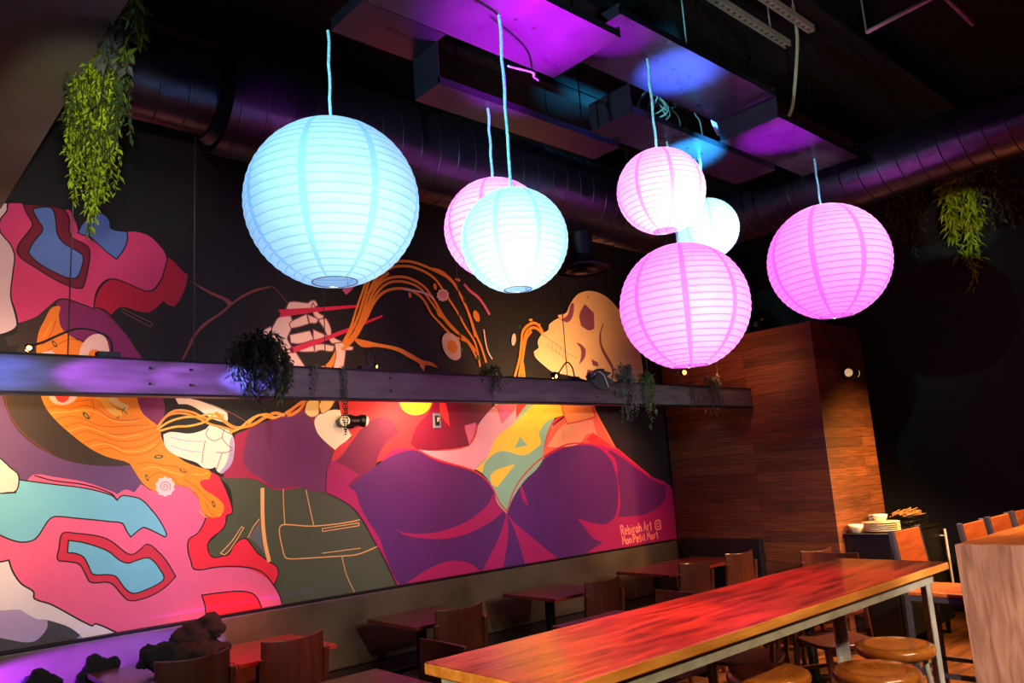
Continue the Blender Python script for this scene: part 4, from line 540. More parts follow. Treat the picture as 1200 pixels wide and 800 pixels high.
SIGNATURE=[
('letter',0.0148,2,[5.6518,1.0073,5.6435,1.0895,5.6707,1.0903,5.6803,1.0723,5.6747,1.0506,5.6477,1.0484]),
('letter',0.0148,2,[5.6612,1.0487,5.6867,1.0078]),
('letter',0.0149,2,[5.6994,1.0345,5.7288,1.0401,5.7215,1.0567,5.7047,1.0563,5.6996,1.0329,5.7095,1.0081,5.7315,1.0126]),
('letter',0.015,2,[5.7425,1.0924,5.7506,1.0087,5.7732,1.009,5.7764,1.0343,5.7668,1.0552,5.7466,1.0505]),
('letter',0.0151,2,[5.7991,1.0584,5.8038,1.0095]),
('letter',0.0151,2,[5.7969,1.0821,5.7975,1.0753]),
('letter',0.0151,2,[5.8231,1.059,5.8277,1.0098]),
('letter',0.0151,2,[5.8245,1.0437,5.8322,1.0592,5.8434,1.0543]),
('letter',0.0152,2,[5.8867,1.0604,5.8658,1.0574,5.8605,1.0316,5.8701,1.0104,5.8905,1.0193]),
('letter',0.0152,2,[5.8867,1.0604,5.8932,1.0107]),
('letter',0.0153,2,[5.9046,1.0971,5.9125,1.011]),
('letter',0.0153,2,[5.9089,1.0497,5.9273,1.0613,5.9384,1.046,5.9415,1.0114]),
('letter',0.0154,2,[5.9614,1.0178,5.9673,1.0179]),
('letter',0.0154,2,[5.9817,1.012,5.9945,1.0997,6.0229,1.0126]),
('letter',0.0154,2,[5.9872,1.0426,6.012,1.0431]),
('letter',0.0155,2,[6.0342,1.0638,6.0386,1.0128]),
('letter',0.0155,2,[6.0356,1.0479,6.0437,1.064,6.0553,1.0589]),
('letter',0.0156,2,[6.081,1.0933,6.0879,1.0135,6.0974,1.0137]),
('letter',0.0156,2,[6.0706,1.0664,6.0959,1.0687]),
('letter',0.0148,2,[5.6559,0.9196,5.6511,0.9962,5.6733,0.9504,5.6847,0.9965,5.698,0.9202]),
('letter',0.0149,2,[5.7194,0.9647,5.7075,0.9509,5.7123,0.9243,5.7247,0.9207,5.7356,0.9284,5.7346,0.9512,5.7194,0.9647]),
('letter',0.0149,2,[5.7483,0.9651,5.7536,0.9211]),
('letter',0.0149,2,[5.7495,0.9552,5.7653,0.9653,5.7756,0.9518,5.7793,0.9215]),
('letter',0.015,2,[5.7966,0.9271,5.8018,0.9272]),
('letter',0.0151,2,[5.8145,0.9221,5.8052,0.9974,5.8294,0.9976,5.8404,0.9789,5.834,0.96,5.8103,0.956]),
('letter',0.0151,2,[5.8566,0.9468,5.8839,0.9517,5.8767,0.9666,5.8611,0.9664,5.8567,0.9453,5.8665,0.9229,5.887,0.927]),
('letter',0.0152,2,[5.9063,0.9908,5.9148,0.9237,5.9232,0.9238]),
('letter',0.0152,2,[5.8979,0.9683,5.9202,0.97]),
('letter',0.0153,2,[5.9403,0.9673,5.9458,0.9242]),
('letter',0.0153,2,[5.9376,0.9881,5.9384,0.9822]),
('letter',0.0153,2,[5.968,0.9914,5.9766,0.9247,5.9852,0.9248]),
('letter',0.0153,2,[5.9595,0.969,5.982,0.9707]),
('letter',0.0154,2,[6.0025,0.9303,6.0079,0.9304]),
('letter',0.0155,2,[6.022,0.9254,6.0167,0.9992,6.0405,0.9552,6.0526,0.9995,6.0669,0.9261]),
('letter',0.0155,2,[6.0897,0.969,6.077,0.9557,6.0822,0.93,6.0954,0.9266,6.1072,0.9341,6.106,0.956,6.0897,0.969]),
('letter',0.0156,2,[6.122,0.9694,6.1278,0.9271]),
('letter',0.0156,2,[6.1238,0.9563,6.1308,0.9695,6.1416,0.9652]),
('letter',0.0157,2,[6.1642,0.9931,6.1733,0.9278,6.1821,0.928]),
('letter',0.0157,2,[6.1555,0.9712,6.1788,0.9729]),
('letter',0.0144,3,[6.1543,1.0779,6.1699,1.0929,6.2238,1.094,6.2396,1.0829,6.2394,1.0215,6.2242,1.0106,6.1703,1.009,6.1535,1.0211]),
('letter',0.0096,3,[6.2233,1.0482,6.2167,1.0373,6.203,1.0314,6.1875,1.0328,6.1761,1.0409,6.1731,1.0527,6.1796,1.0636,6.1932,1.0695,6.2088,1.0682,6.2203,1.06]),
('letter',0.0077,2,[6.2239,1.0777,6.2245,1.0727])]

def smooth2(p, closed, sub=4, hard=58):
    """Catmull-Rom through the points; sharp turns stay sharp"""
    n = len(p)
    if n < 3: return p
    corner = []
    for i in range(n):
        if not closed and i in (0, n - 1): corner.append(True); continue
        a, b, c = p[i - 1], p[i], p[(i + 1) % n]
        u = (b - a); w = (c - b)
        corner.append(u.length < 1e-6 or w.length < 1e-6 or math.degrees(u.angle(w)) > hard)
    out = []
    for i in range(n if closed else n - 1):
        j = (i + 1) % n; p1, p2 = p[i], p[j]
        t1 = Vector((0, 0)); t2 = Vector((0, 0)); d = (p2 - p1).length
        if not corner[i]:
            q = p2 - p[i - 1]; t1 = q.normalized() * d if q.length else t1
        if not corner[j]:
            q = p[(j + 1) % n] - p1; t2 = q.normalized() * d if q.length else t2
        if corner[i] and corner[j]: out.append(p1); continue
        if corner[i]: t1 = p2 - p1
        if corner[j]: t2 = p2 - p1
        for k in range(sub):
            t = k / sub; h00 = 2 * t**3 - 3 * t**2 + 1; h10 = t**3 - 2 * t**2 + t; h01 = -2 * t**3 + 3 * t**2; h11 = t**3 - t**2
            out.append(p1 * h00 + t1 * h10 + p2 * h01 + t2 * h11)
    if not closed: out.append(p[-1])
    return out
def ribbon(p, w, closed):
    n = len(p); L = []; R = []
    for i in range(n):
        a = p[i - 1] if (closed or i > 0) else None; c = p[(i + 1) % n] if (closed or i < n - 1) else None
        ds = []
        if a is not None and (p[i] - a).length > 1e-7: ds.append((p[i] - a).normalized())
        if c is not None and (c - p[i]).length > 1e-7: ds.append((c - p[i]).normalized())
        if not ds: ds = [Vector((1, 0))]
        t = sum(ds, Vector((0, 0)))
        t = t.normalized() if t.length > 1e-5 else ds[0]
        nn = Vector((-t.y, t.x)); k = max(.45, abs(nn.dot(Vector((-ds[0].y, ds[0].x)))))
        L.append(p[i] + nn * w / 2 / k); R.append(p[i] - nn * w / 2 / k)
    fs = []
    for i in range(n if closed else n - 1):
        j = (i + 1) % n; fs.append((i, j, n + j, n + i))
    return L + R, fs
def paint(name, data, parent=None, y0=.0015, step=.00005):
    names = []; mb = MB()
    for i, (c, w, k, flat) in enumerate(data):
        if c not in names: names.append(c)
        mb.m = names.index(c)
        p = [Vector((flat[j], flat[j + 1])) for j in range(0, len(flat), 2)]
        y = WY - y0 - step * i
        if w:
            q = smooth2(p, bool(k & 1), 4, 75) if not (k & 2) else p
            v, f = ribbon(q, w, bool(k & 1))
        else:
            v = smooth2(p, True)
            f = tessellate_polygon([[Vector((a.x, a.y, 0)) for a in v]])
        vs = [Vector((a.x, y, a.y)) for a in v]; ff = []
        for t in f:
            nrm = (vs[t[1]] - vs[t[0]]).cross(vs[t[2]] - vs[t[0]])
            ff.append(tuple(t) if nrm.y < 0 else tuple(reversed(t)))
        mb.add(vs, ff)
    ms = [mat('mural_paint_' + c, INKS[c], .55, 0, var=.05, scale=5, spec=.3) for c in names]
    return mb.build(name, ms, parent)
mural = paint('mural', MURAL)
tag(mural, 'large wall mural of ramen, pink ribbons and a skeleton eating noodles with chopsticks', 'mural')
sg = paint('signature', SIGNATURE, mural, y0=.0015 + .00005 * len(MURAL) + .0005)
lab(sg, 'pink hand-lettered signature')

# ------------------------------------------------------------------ wood-clad box in the corner
BX, BY, BX2, BZ = 6.482, 3.218, 7.45, 2.79
b = MB(); b.box(((BX + BX2) / 2, (BY + WY - .024) / 2, BZ / 2), (BX2 - BX, WY - .024 - BY, BZ))
tag(b.build('wood_clad_enclosure', CLAD, bevel=.004), 'tall corner enclosure clad in dark horizontal planks', 'enclosure')

# ------------------------------------------------------------------ banquette along the mural
t = thing('banquette', 'long dark vinyl banquette running below the mural', 'bench', (3.3, 4.6, 0))
def W(o, p): return (p[0] - o.location.x, p[1] - o.location.y, p[2] - o.location.z)
mb = MB(); mb.box(W(t, (2.15, 4.866, .655)), (8.6, .038, .455)); mb.build('backrest', VINYL, t, .012)
mb = MB(); mb.box(W(t, (2.15, 4.866, .889)), (8.6, .042, .014)); lab(mb.build('top_rail', BLACKSTEEL, t, .003), 'thin black top rail')
mb = MB(); mb.box(W(t, (2.0, 4.672, .385)), (8.3, .345, .09)); mb.build('seat', BLACKVINYL, t, .02)
mb = MB(); mb.box(W(t, (2.0, 4.72, .17)), (8.3, .24, .34)); mb.build('base', BLACKVINYL, t)
t = thing('wall_panel', 'low black padded panel against the plank enclosure', 'panel', (6.45, 4.3, 0))
mb = MB(); mb.box(W(t, (6.44, 4.35, .47)), (.07, .86, .88)); mb.build('padding', BLACKVINYL, t, .012)
mb = MB(); mb.box(W(t, (6.44, 4.35, .02)), (.06, .86, .04)); mb.build('plinth', BLACKSTEEL, t)

# ------------------------------------------------------------------ steel beam hung in front of the mural
t = thing('steel_beam', 'raw steel channel beam hung on thin rods in front of the mural', 'beam', (2.2, 3.88, 2.1))
x0, x1 = -1.6, 6.47
mb = MB(); mb.box(W(t, ((x0 + x1) / 2, 3.88, 2.182)), (x1 - x0, .012, .160)); mb.build('web', STEEL, t)
for z in (2.098, 2.266):
    mb = MB(); mb.box(W(t, ((x0 + x1) / 2, 3.905, z)), (x1 - x0, .085, .01)); lab(mb.build('flange', BLACKSTEEL, t), 'blackened %s flange' % ('lower' if z < 2.2 else 'upper'))
for x in (.826, 1.386, 2.115, 3.095, 4.067, 5.008, 6.009):
    mb = MB(); mb.tube([W(t, (x, 3.905, 2.27)), W(t, (x, 3.905, CZ))], .0032, 6); mb.build('hanger_rod', WIREM, t)
for x in (1.17, 1.36, 2.0, 2.52, 4.33):
    for z in (2.15, 2.225):
        mb = MB(); mb.lathe([(.0005, 0), (.007, .001), (.007, .004)], (0, 0, 0), 8)
        o = mb.build('bolt', BLACKSTEEL, t); o.location = W(t, (x, 3.873, z)); o.rotation_euler = (PI / 2, 0, 0)

# ------------------------------------------------------------------ spiral ducts
def duct(mb, pts, r, pitch=.13):
    P = [Vector(p) for p in pts]; mb.tube(P, r, 32)
    L = (P[-1] - P[0]).length; d = (P[-1] - P[0]).normalized()
    k = 0
    while k * pitch < L:
        c = P[0] + d * k * pitch; u = Vector((0, 0, 1)); w = d.cross(u)
        rr = r if not isinstance(r, list) else (r[0] + (r[-1] - r[0]) * k * pitch / L)
        mb.tube([c + (u * math.cos(a) + w * math.sin(a)) * (rr + .001) + d * pitch * a / (2 * PI) for a in [2 * PI * i / 32 for i in range(33)]], .004, 4, caps=False)
        k += 1
t = thing('air_duct', 'large spiral air duct running along above the mural', 'duct', (3, 3.6, 3.55))
mb = MB(); duct(mb, [W(t, (-2.1, 3.6, 3.57)), W(t, (1.37, 3.6, 3.57))], .205); mb.build('narrow_section', DUCTM, t)
mb = MB(); duct(mb, [W(t, (1.37, 3.6, 3.56)), W(t, (5.2, 3.6, 3.55))], .275); mb.build('wide_section', DUCTM, t)
mb = MB(); mb.tube([W(t, (1.33, 3.6, 3.565)), W(t, (1.42, 3.6, 3.565))], [.215, .28], 32); mb.build('collar', DUCTM, t)
mb = MB(); el = [W(t, (5.2 + .25 * math.sin(a), 3.35 + .25 * math.cos(a), 3.55)) for a in [PI / 2 * i / 8 for i in range(9)]]
mb.tube(el, .24, 32); mb.build('elbow', DUCTM, t)
t2 = thing('air_duct', 'spiral air duct running toward the camera past the right side of the lanterns', 'duct', (5.45, 1.0, 3.57))
mb = MB(); duct(mb, [W(t2, (5.45, 3.33, 3.56)), W(t2, (5.45, FY, 3.57))], .215); mb.build('pipe', DUCTM, t2)
for y in (2.6, .9, -.9):
    mb = MB(); mb.tube([W(t2, (5.45 + .222 * math.cos(a), y, 3.57 + .222 * math.sin(a))) for a in [2 * PI * i / 24 for i in range(24)]], .006, 4, closed=True); mb.tube([W(t2, (5.45, y, 3.79)), W(t2, (5.45, y, CZ))], .005, 6)
    mb.build('strap_hanger', BLACKSTEEL, t2)
t = thing('ceiling_diffuser', 'round black cone diffuser dropping from the duct beside the skull', 'vent', (3.99, 3.6, 3.02))
mb = MB(); mb.tube([(0, 0, .05), (0, 0, .30)], .085, 24); mb.build('neck', BLACKSTEEL, t)
mb = MB(); mb.lathe([(.088, .10), (.10, .07), (.19, .02), (.2, .0), (.19, -.005)], n=36); mb.build('cone', BLACKSTEEL, t)
mb = MB(); mb.lathe([(.07, .03), (.12, -.01), (.115, -.015), (.06, .02)], n=32); mb.lathe([(.03, .0), (.06, -.022), (.001, -.026)], n=32); mb.build('inner_rings', BLACKSTEEL, t)

# ------------------------------------------------------------------ suspended sheet metal trays
def tray(label, x0, x1, y0, y1, z, hl=.05, hr=.05, hf=.03, hb=.03, m=None):
    m = m or PANELM
    t = thing('ceiling_tray', label, 'ceiling panel', ((x0 + x1) / 2, (y0 + y1) / 2, z), 0, 'sheet metal trays above the bar table')
    a, b_ = (x1 - x0) / 2, (y1 - y0) / 2
    mb = MB(); mb.box((0, 0, .003), (2 * a, 2 * b_, .006)); mb.build('sheet', m, t)
    for nm, c, d in (('left_flange', (-a + .003, 0, hl / 2), (.006, 2 * b_, hl)), ('right_flange', (a - .003, 0, hr / 2), (.006, 2 * b_, hr)), ('front_flange', (0, -b_ + .003, hf / 2), (2 * a, .006, hf)), ('back_flange', (0, b_ - .003, hb / 2), (2 * a, .006, hb))):
        m_ = MB(); m_.box((c[0], c[1], c[2] + .006), d); m_.build(nm, m, t)
    for sx in (-.7, .7):
        m_ = MB(); m_.tube([(sx * a, 0, .006), (sx * a, 0, CZ - z)], .004, 6); m_.build('hanger_rod', BLACKSTEEL, t)
    for k in range(4):
        m_ = MB(); m_.lathe([(.011, -.001), (.0005, -.0015)], ((-.3 + .2 * k) * a, -b_ * .2, 0), 8); m_.build('rivet', BLACKSTEEL, t)
    return t
tray('low front metal tray glowing magenta, nearest the big blue lantern', 1.505, 2.566, 1.972, 2.40, 3.5)
tray('dark narrow metal tray behind the magenta tray holding the big blue lantern', 1.505, 1.915, 2.405, 2.665, 3.5, m=PANELSHADED)
tray('raised front metal tray between two low ones with a blue glow', 2.575, 3.92, 1.968, 2.36, 3.62)
tray('low front metal tray above the rightmost pink lantern', 3.93, 4.93, 1.972, 2.36, 3.5, hl=.12)
tray('lowest dark metal tray in the back row above the pair of lanterns', 1.915, 3.11, 2.47, 2.655, 3.3, hl=.2, m=PANELSHADED)
tray('back metal tray with a cyan glow behind the upper pink lantern', 3.17, 4.66, 2.41, 2.71, 3.5, hl=.16)

# ------------------------------------------------------------------ paper lanterns
PAPERS = {}
def lantern(label, c, R, col, power, top, group, bulb=(0, 0, -.25), rot=0.):
    t = thing('paper_lantern', label, 'lantern', c, rot, group)
    nr = 24 if R > .25 else 20
    if (col, nr) not in PAPERS: PAPERS[(col, nr)] = paper('lantern_paper_%s' % group.split()[0], col, nr)
    prof = []; a0 = math.radians(17); a1 = PI - math.radians(15)
    for i in range(nr * 4 + 1):
        a = a1 + (a0 - a1) * i / (nr * 4)
        bul = 1 + .014 * abs(math.sin(PI * i / 4))
        prof.append((R * math.sin(a) * bul, R * .985 * math.cos(a) * bul))
    mb = MB(); mb.lathe(prof, n=64); mb.build('shade', PAPERS[(col, nr)], t)
    mb = MB()
    for z, r in (prof[0][::-1], prof[-1][::-1]):
        mb.tube([(r * math.cos(2 * PI * k / 24), r * math.sin(2 * PI * k / 24), z) for k in range(24)], .0025, 5, closed=True)
    zt = prof[-1][1]; zb = prof[0][1]
    mb.bar((-prof[-1][0], 0, zt), (prof[-1][0], 0, zt), .003)
    mb.tube([(prof[-1][0] * .98, 0, zt), (.09 * R, 0, 0), (prof[0][0] * .9, 0, zb)], .0016, 5); mb.tube([(-prof[-1][0] * .98, 0, zt), (-.09 * R, 0, 0), (-prof[0][0] * .9, 0, zb)], .0016, 5)
    lab(mb.build('wire_frame', CHROME, t), 'thin wire rings and spreader')
    br = .16 * R
    mb = MB(); mb.ball((0, 0, 0), br, 10); o = mb.build('bulb', LB(power * 1.22 * (R / br) ** 2), t); o.location = tuple(v * R for v in bulb)
    mb = MB(); mb.tube([(0, 0, bulb[2] * R + br), (0, 0, bulb[2] * R + br + .05)], .018, 12); mb.build('socket', BLACKPLASTIC, t)
    mb = MB(); n = 14; d = top - c[2]
    mb.tube([(.002 * math.sin(i * 2.1), .002 * math.cos(i * 1.7), bulb[2] * R + br + .05 + (d - bulb[2] * R - br - .05) * i / n) for i in range(n + 1)], .0066, 8)
    lab(mb.build('cord', TEALROPE, t), 'teal braided cord')
    return t
_LB = {}
def LB(s):
    k = round(s, 1)
    if k not in _LB: _LB[k] = mat('lantern_bulb_%d' % len(_LB), (255, 250, 244), .5, emit=(255, 248, 240), es=k)
    return _LB[k]
BLUE = (168, 210, 242); PINK = (244, 128, 246)
gb, gp = 'blue paper lanterns over the bar table', 'pink paper lanterns over the bar table'
lantern('largest blue paper lantern, lit, hanging at the left', (1.496, 2.669, 2.735), .343, BLUE, 1.22, 3.5, gb, (-.13, -.27, -.2), .35)
lantern('pink paper lantern half hidden behind the middle blue one', (2.239, 2.526, 2.714), .231, PINK, 4.6, 3.3, gp, (-.2, -.2, -.1), .2)
lantern('middle blue paper lantern in front of a pink one', (2.011, 2.161, 2.521), .2097, BLUE, 2.2, 3.5, gb, (-.2, -.22, -.25), .1)
lantern('small bright pink paper lantern, topmost of the right cluster', (2.983, 2.14, 2.919), .2103, PINK, 6.5, 3.62, gp, (-.22, -.25, -.28), .5)
lantern('smallest blue paper lantern, half hidden behind the upper pink one', (4.041, 2.582, 3.037), .190, BLUE, 2.9, 3.5, gb, (-.22, -.25, -.15), .3)
lantern('big pink paper lantern, lowest of the right cluster', (3.656, 2.544, 2.499), .363, PINK, 3.3, 3.5, gp, (-.25, -.22, -.08), .25)
lantern('pink paper lantern hanging alone at the right under a tray', (4.699, 2.158, 2.809), .3664, PINK, 2.8, 3.5, gp, (-.25, -.15, .1), .6)

# ------------------------------------------------------------------ loose cords and conduit at the ceiling
def spline(pts, sub=6):
    P = [Vector(p) for p in pts]; o = []
    for i in range(len(P) - 1):
        a = P[max(i - 1, 0)]; b = P[i]; c = P[i + 1]; d = P[min(i + 2, len(P) - 1)]
        for k in range(sub):
            t = k / sub; o.append(.5 * ((2 * b) + (-a + c) * t + (2 * a - 5 * b + 4 * c - d) * t * t + (-a + 3 * b - 3 * c + d) * t**3))
    return o + [P[-1]]
mb = MB(); mb.tube(spline([(4.47, 2.05, CZ), (4.464, 2.05, 4.48), (4.469, 2.05, 4.243), (4.392, 2.05, 3.983), (4.30, 2.05, 3.751), (4.248, 2.05, 3.66), (4.13, 2.05, 3.52)]), .011, 8)
tag(mb.build('flexible_conduit', BEIGE), 'beige flexible conduit dropping from the ceiling onto a metal tray', 'cable')
t = thing('cord_coil', 'coiled bundle of teal lamp cord tied beside the upper pink lantern', 'cord', (3.56, 2.55, 3.74))
for k in range(5):
    r = .10 + .02 * (k % 3); ph = .35 * k - .8; mb = MB()
    mb.tube([(r * .62 * math.cos(a) * math.cos(ph) - .02 + .02 * k, .05 * math.sin(a * 2) + r * .6 * math.cos(a) * math.sin(ph), r * math.sin(a)) for a in [2 * PI * i / 24 for i in range(24)]], .005, 6, closed=True); mb.build('loop', TEALROPE, t)
mb = MB(); mb.tube(spline([(.04, 0, .02), (.12, 0, -.03), (.17, 0, .05), (.24, 0, .03), (.19, 0, .0), (.25, .0, -.03), (.26, 0, -.09), (.22, .0, -.15)]), .005, 6); mb.build('tail', TEALROPE, t)
mb = MB(); mb.tube([(.0, 0, .1), (.0, 0, CZ - 3.74)], .003, 6); mb.build('tie_wire', BLACKSTEEL, t)
t = thing('cord_bundle', 'short bundle of curved pink cords beside a metal tray', 'cord', (4.19, 2.5, 3.70))
for k in range(3):
    mb = MB(); s = .022 * k; mb.tube(spline([(-.10 + s, 0, .09 + .01 * k), (-.085 + s, 0, .02), (-.03 + s * .6, 0, -.045 + s * .8), (.05, 0, -.03 + s), (.11, 0, .0 + s)]), .006, 6); mb.build('cord', PINKROPE, t)
mb = MB(); mb.tube([(-.10, 0, .09), (-.12, 0, CZ - 3.70)], .003, 6); mb.build('tie_wire', BLACKSTEEL, t)
mb = MB(); mb.tube(spline([(3.99, 2.55, CZ), (3.99, 2.55, 4.2), (3.985, 2.55, 3.82), (4.04, 2.55, 3.74), (4.05, 2.55, 3.64), (4.045, 2.55, 3.52)]), .005, 6)
tag(mb.build('loose_cord', TEALROPE), 'single pale blue cord hanging beside the pink cords', 'cord')
mb = MB(); mb.tube(spline([(2.08, 2.2, 3.31), (2.3, 2.28, 3.39), (2.45, 2.42, 3.48), (2.52, 2.46, 3.5)]), .005, 6)
tag(mb.build('loose_cord', TEALROPE), 'short pale blue cord running sideways between two metal trays', 'cord')

# strut rails and pipes under the deck
def strut(label, x0, x1, y, z):
    mb = MB()
    mb.box(((x0 + x1) / 2, y - .019, z), (x1 - x0, .006, .04)); mb.box(((x0 + x1) / 2, y + .019, z), (x1 - x0, .006, .04)); mb.box(((x0 + x1) / 2, y, z + .018), (x1 - x0, .04, .005))
    mb.box(((x0 + x1) / 2, y - .016, z - .018), (x1 - x0, .010, .004)); mb.box(((x0 + x1) / 2, y + .016, z - .018), (x1 - x0, .010, .004))
    x = x0 + .04
    while x < x1: mb.box((x, y, z - .012), (.03, .024, .003)); x += .06
    for x in (x0 + .2, x1 - .2): mb.tube([(x, y, z), (x, y, CZ)], .005, 6)
    tag(mb.build('strut_rail', STRUTM), label, 'rail', 'slotted rails under the ceiling')
STRUTM = mat('dull_zinc_rail', (176, 166, 150), .5, .2)
strut('longer slotted steel rail under the ceiling, left of the conduit', 2.4, 4.46, 2.115, 4.2)
strut('slotted steel rail crossing behind the beige conduit', 2.7, 4.42, 1.935, 4.2)
for lb, a, b_ in (('thin dark pipe under the ceiling running toward the duct', (4.75, 1.74, 4.2), (4.6, .3, 4.2)), ('thin grey pipe end near the top edge right of the thin dark pipe', (3.6, 1.28, 4.2), (5.23, 1.284, 4.2))):
    mb = MB(); mb.tube([a, b_], .014, 10); mb.tube([((a[0] + b_[0]) / 2, (a[1] + b_[1]) / 2, 4.2), ((a[0] + b_[0]) / 2, (a[1] + b_[1]) / 2, CZ)], .006, 6); mb.tube([a, (a[0], a[1], CZ)], .006, 6)
    tag(mb.build('ceiling_pipe', STRUTM), lb, 'pipe')

# ------------------------------------------------------------------ plants
def leaf(mb, p, d, L, w, up):
    w *= LW[0]
    d = d.normalized(); r = d.cross(up)
    if r.length < .01: r = Vector((1, 0, 0))
    r.normalize(); n = r.cross(d)
    mb.add([p, p + d * L * .45 + r * w / 2 + n * w * .15, p + d * L - n * L * .12, p + d * L * .45 - r * w / 2 + n * w * .15], [(0, 1, 2), (0, 2, 3)])
LW = [1.]
def plant(label, c, strands, length, spread, lsize, m, droop=1., lift=.12, density=60, name='trailing_plant', pot=None, seed=1, taper=.5, group=None, cat='plant', back=0.):
    rnd = random.Random(seed); t = thing(name, label, cat, c, 0, group)
    fo = MB(); st = MB()
    for s in range(strands):
        a = rnd.uniform(0, 2 * PI); q = rnd.random() ** .5
        dx = spread[0] * q * math.cos(a); dy = spread[1] * q * math.sin(a)
        L = length * rnd.uniform(.45, 1.) * (1 - taper * q)
        hgt = lift * rnd.uniform(.2, 1.)
        pts = [Vector((dx * .25, dy * .25 + back, 0)), Vector((dx * .7, dy * .7 + back, hgt)), Vector((dx, dy, hgt * .3)), Vector((dx * 1.05 + rnd.uniform(-.02, .02), dy * 1.05, -L * .5 * droop)), Vector((dx * 1.02 + rnd.uniform(-.03, .03), dy + rnd.uniform(-.02, .02), -L * droop))]
        sp_ = spline(pts, 5); st.tube(sp_, .0018, 4)
        tot = sum((sp_[i + 1] - sp_[i]).length for i in range(len(sp_) - 1)); n = max(4, int(density * tot))
        for k in range(n):
            f = (k + rnd.random()) / n * (len(sp_) - 1); i = min(int(f), len(sp_) - 2); p = sp_[i].lerp(sp_[i + 1], f - i); d = (sp_[i + 1] - sp_[i]).normalized()
            o = Vector((rnd.uniform(-1, 1), rnd.uniform(-1, 1), rnd.uniform(-.7, .5)))
            l = lsize * rnd.uniform(.6, 1.25)
            leaf(fo, p, d * .6 + o * .9, l, l * .38, Vector((rnd.uniform(-.4, .4), rnd.uniform(-.4, .4), 1)))
    fo.build('foliage', m, t); st.build('stems', STEMM, t)
    if pot:
        mb = MB(); mb.lathe([(pot[0] * .75, -pot[1]), (pot[0], 0), (pot[0] * .93, 0), (pot[0] * .7, -pot[1] * .8)], n=20, cap=(True, True)); o = mb.build('pot', BLACKPLASTIC, t); o.location = (0, back, pot[2])
    return t
gbm = 'plants trailing over the steel beam'
plant('big dark bushy plant spilling over the beam beside the painted hand', (1.73, 3.89, 2.30), 64, .30, (.18, .15), .042, LEAFDARK, lift=.15, density=95, pot=(.06, .02, .0), seed=3, group=gbm, back=.02)
plant('single long dark sprig dangling below the big bushy plant', (1.83, 3.83, 2.22), 3, .36, (.05, .03), .06, OLIVELEAF, lift=.03, density=40, seed=4, group=gbm)
def pearls(label, c, length, n, m, seed):
    rnd = random.Random(seed); t = thing('string_of_pearls', label, 'plant', c, 0, gbm); st = MB(); pe = MB()
    for s in range(n):
        x = .012 * (s - n / 2 + .5); L = length * rnd.uniform(.8, 1)
        st.tube([(x, .03, .0), (x, -.012, .012), (x, -.02, -.05), (x + rnd.uniform(-.008, .008), -.02, -L)], .0012, 4)
        k = .0
        while k < L:
            pe.ball((x + rnd.uniform(-.006, .006), -.02 + rnd.uniform(-.005, .005), -k), .0052, 4); k += .013
    st.build('stems', STEMM, t); pe.build('beads', m, t)
pearls('thin string of bead leaves hanging beside the wall lamp', (2.2, 3.862, 2.2725), .40, 3, LEAFDARK, 5)
pearls('short faint string of bead leaves left of the wall lamp', (2.02, 3.862, 2.2725), .17, 3, LEAFGREY, 6)
plant('small dark trailing plant on the beam below the painted noodles', (3.30, 3.87, 2.285), 16, .24, (.09, .06), .032, LEAFDARK, lift=.05, density=70, seed=7, group=gbm)
plant('dark leafy plant with a wispy top on the beam in front of the skull', (4.66, 3.87, 2.29), 26, .42, (.12, .08), .034, LEAFGREY, lift=.13, density=80, pot=(.05, .02, 0), seed=8, group=gbm)
plant('pale green hanging fern on the beam right of the skull', (4.93, 3.86, 2.29), 16, .40, (.07, .06), .04, OLIVELEAF, lift=.06, density=90, seed=9, group=gbm)
plant('thin dark trailing sprig on the beam in front of the planks', (5.55, 3.86, 2.285), 6, .36, (.05, .04), .028, LEAFDARK, lift=.02, density=60, seed=10, group=gbm)
plant('arching grey-green plant near the right end of the beam', (5.86, 3.87, 2.285), 14, .40, (.11, .06), .034, LEAFGREY, lift=.09, density=80, seed=11, group=gbm)
# ferns from the soffit edge
gs = 'hanging plants along the grey soffit'
plant('bright green fern bunch hanging from the grey soffit at the left', (.73, 3.16, 3.27), 70, .74, (.07, .19), .03, LEAFLIME, lift=.03, density=150, seed=12, group=gs, taper=.35)
plant('dull green fern hanging behind the bright green bunch', (.74, 3.10, 3.27), 34, .50, (.11, .23), .034, LEAFGREEN2, lift=.03, density=110, seed=13, group=gs)
plant('grey-green trailing plant above the bright fern at the top left', (.72, 2.80, 3.42), 18, .42, (.07, .14), .06, LEAFGREY, lift=.05, density=60, seed=14, group=gs)
plant('light green sprig at the very top left corner', (.73, 2.72, 3.50), 9, .46, (.05, .08), .07, LEAFGREEN, lift=.03, density=50, seed=15, group=gs)
# plants near the right wall
slab('trim_ledge', (8.15, 1.4, 4.32), (8.6, 3.5, 4.38), DECK)
gr_ = 'plants hanging from the dark ledge at the right'
LW[0] = .6
plant('yellow-green hanging plant with long leaves at the right', (8.36, 2.44, 4.32), 46, 1.3, (.13, .16), .12, LEAFLIME, lift=.0, density=40, seed=16, group=gr_, taper=.5); LW[0] = 1.
plant('dark grey hanging plant left of the yellow-green one', (8.36, 2.95, 4.32), 26, .98, (.18, .20), .06, LEAFGREY, lift=.0, density=42, seed=17, group=gr_)
plant('wide dark hanging plant at the right edge', (8.36, 2.02, 4.32), 40, .95, (.2, .26), .06, LEAFGREY, lift=.0, density=42, seed=18, group=gr_)

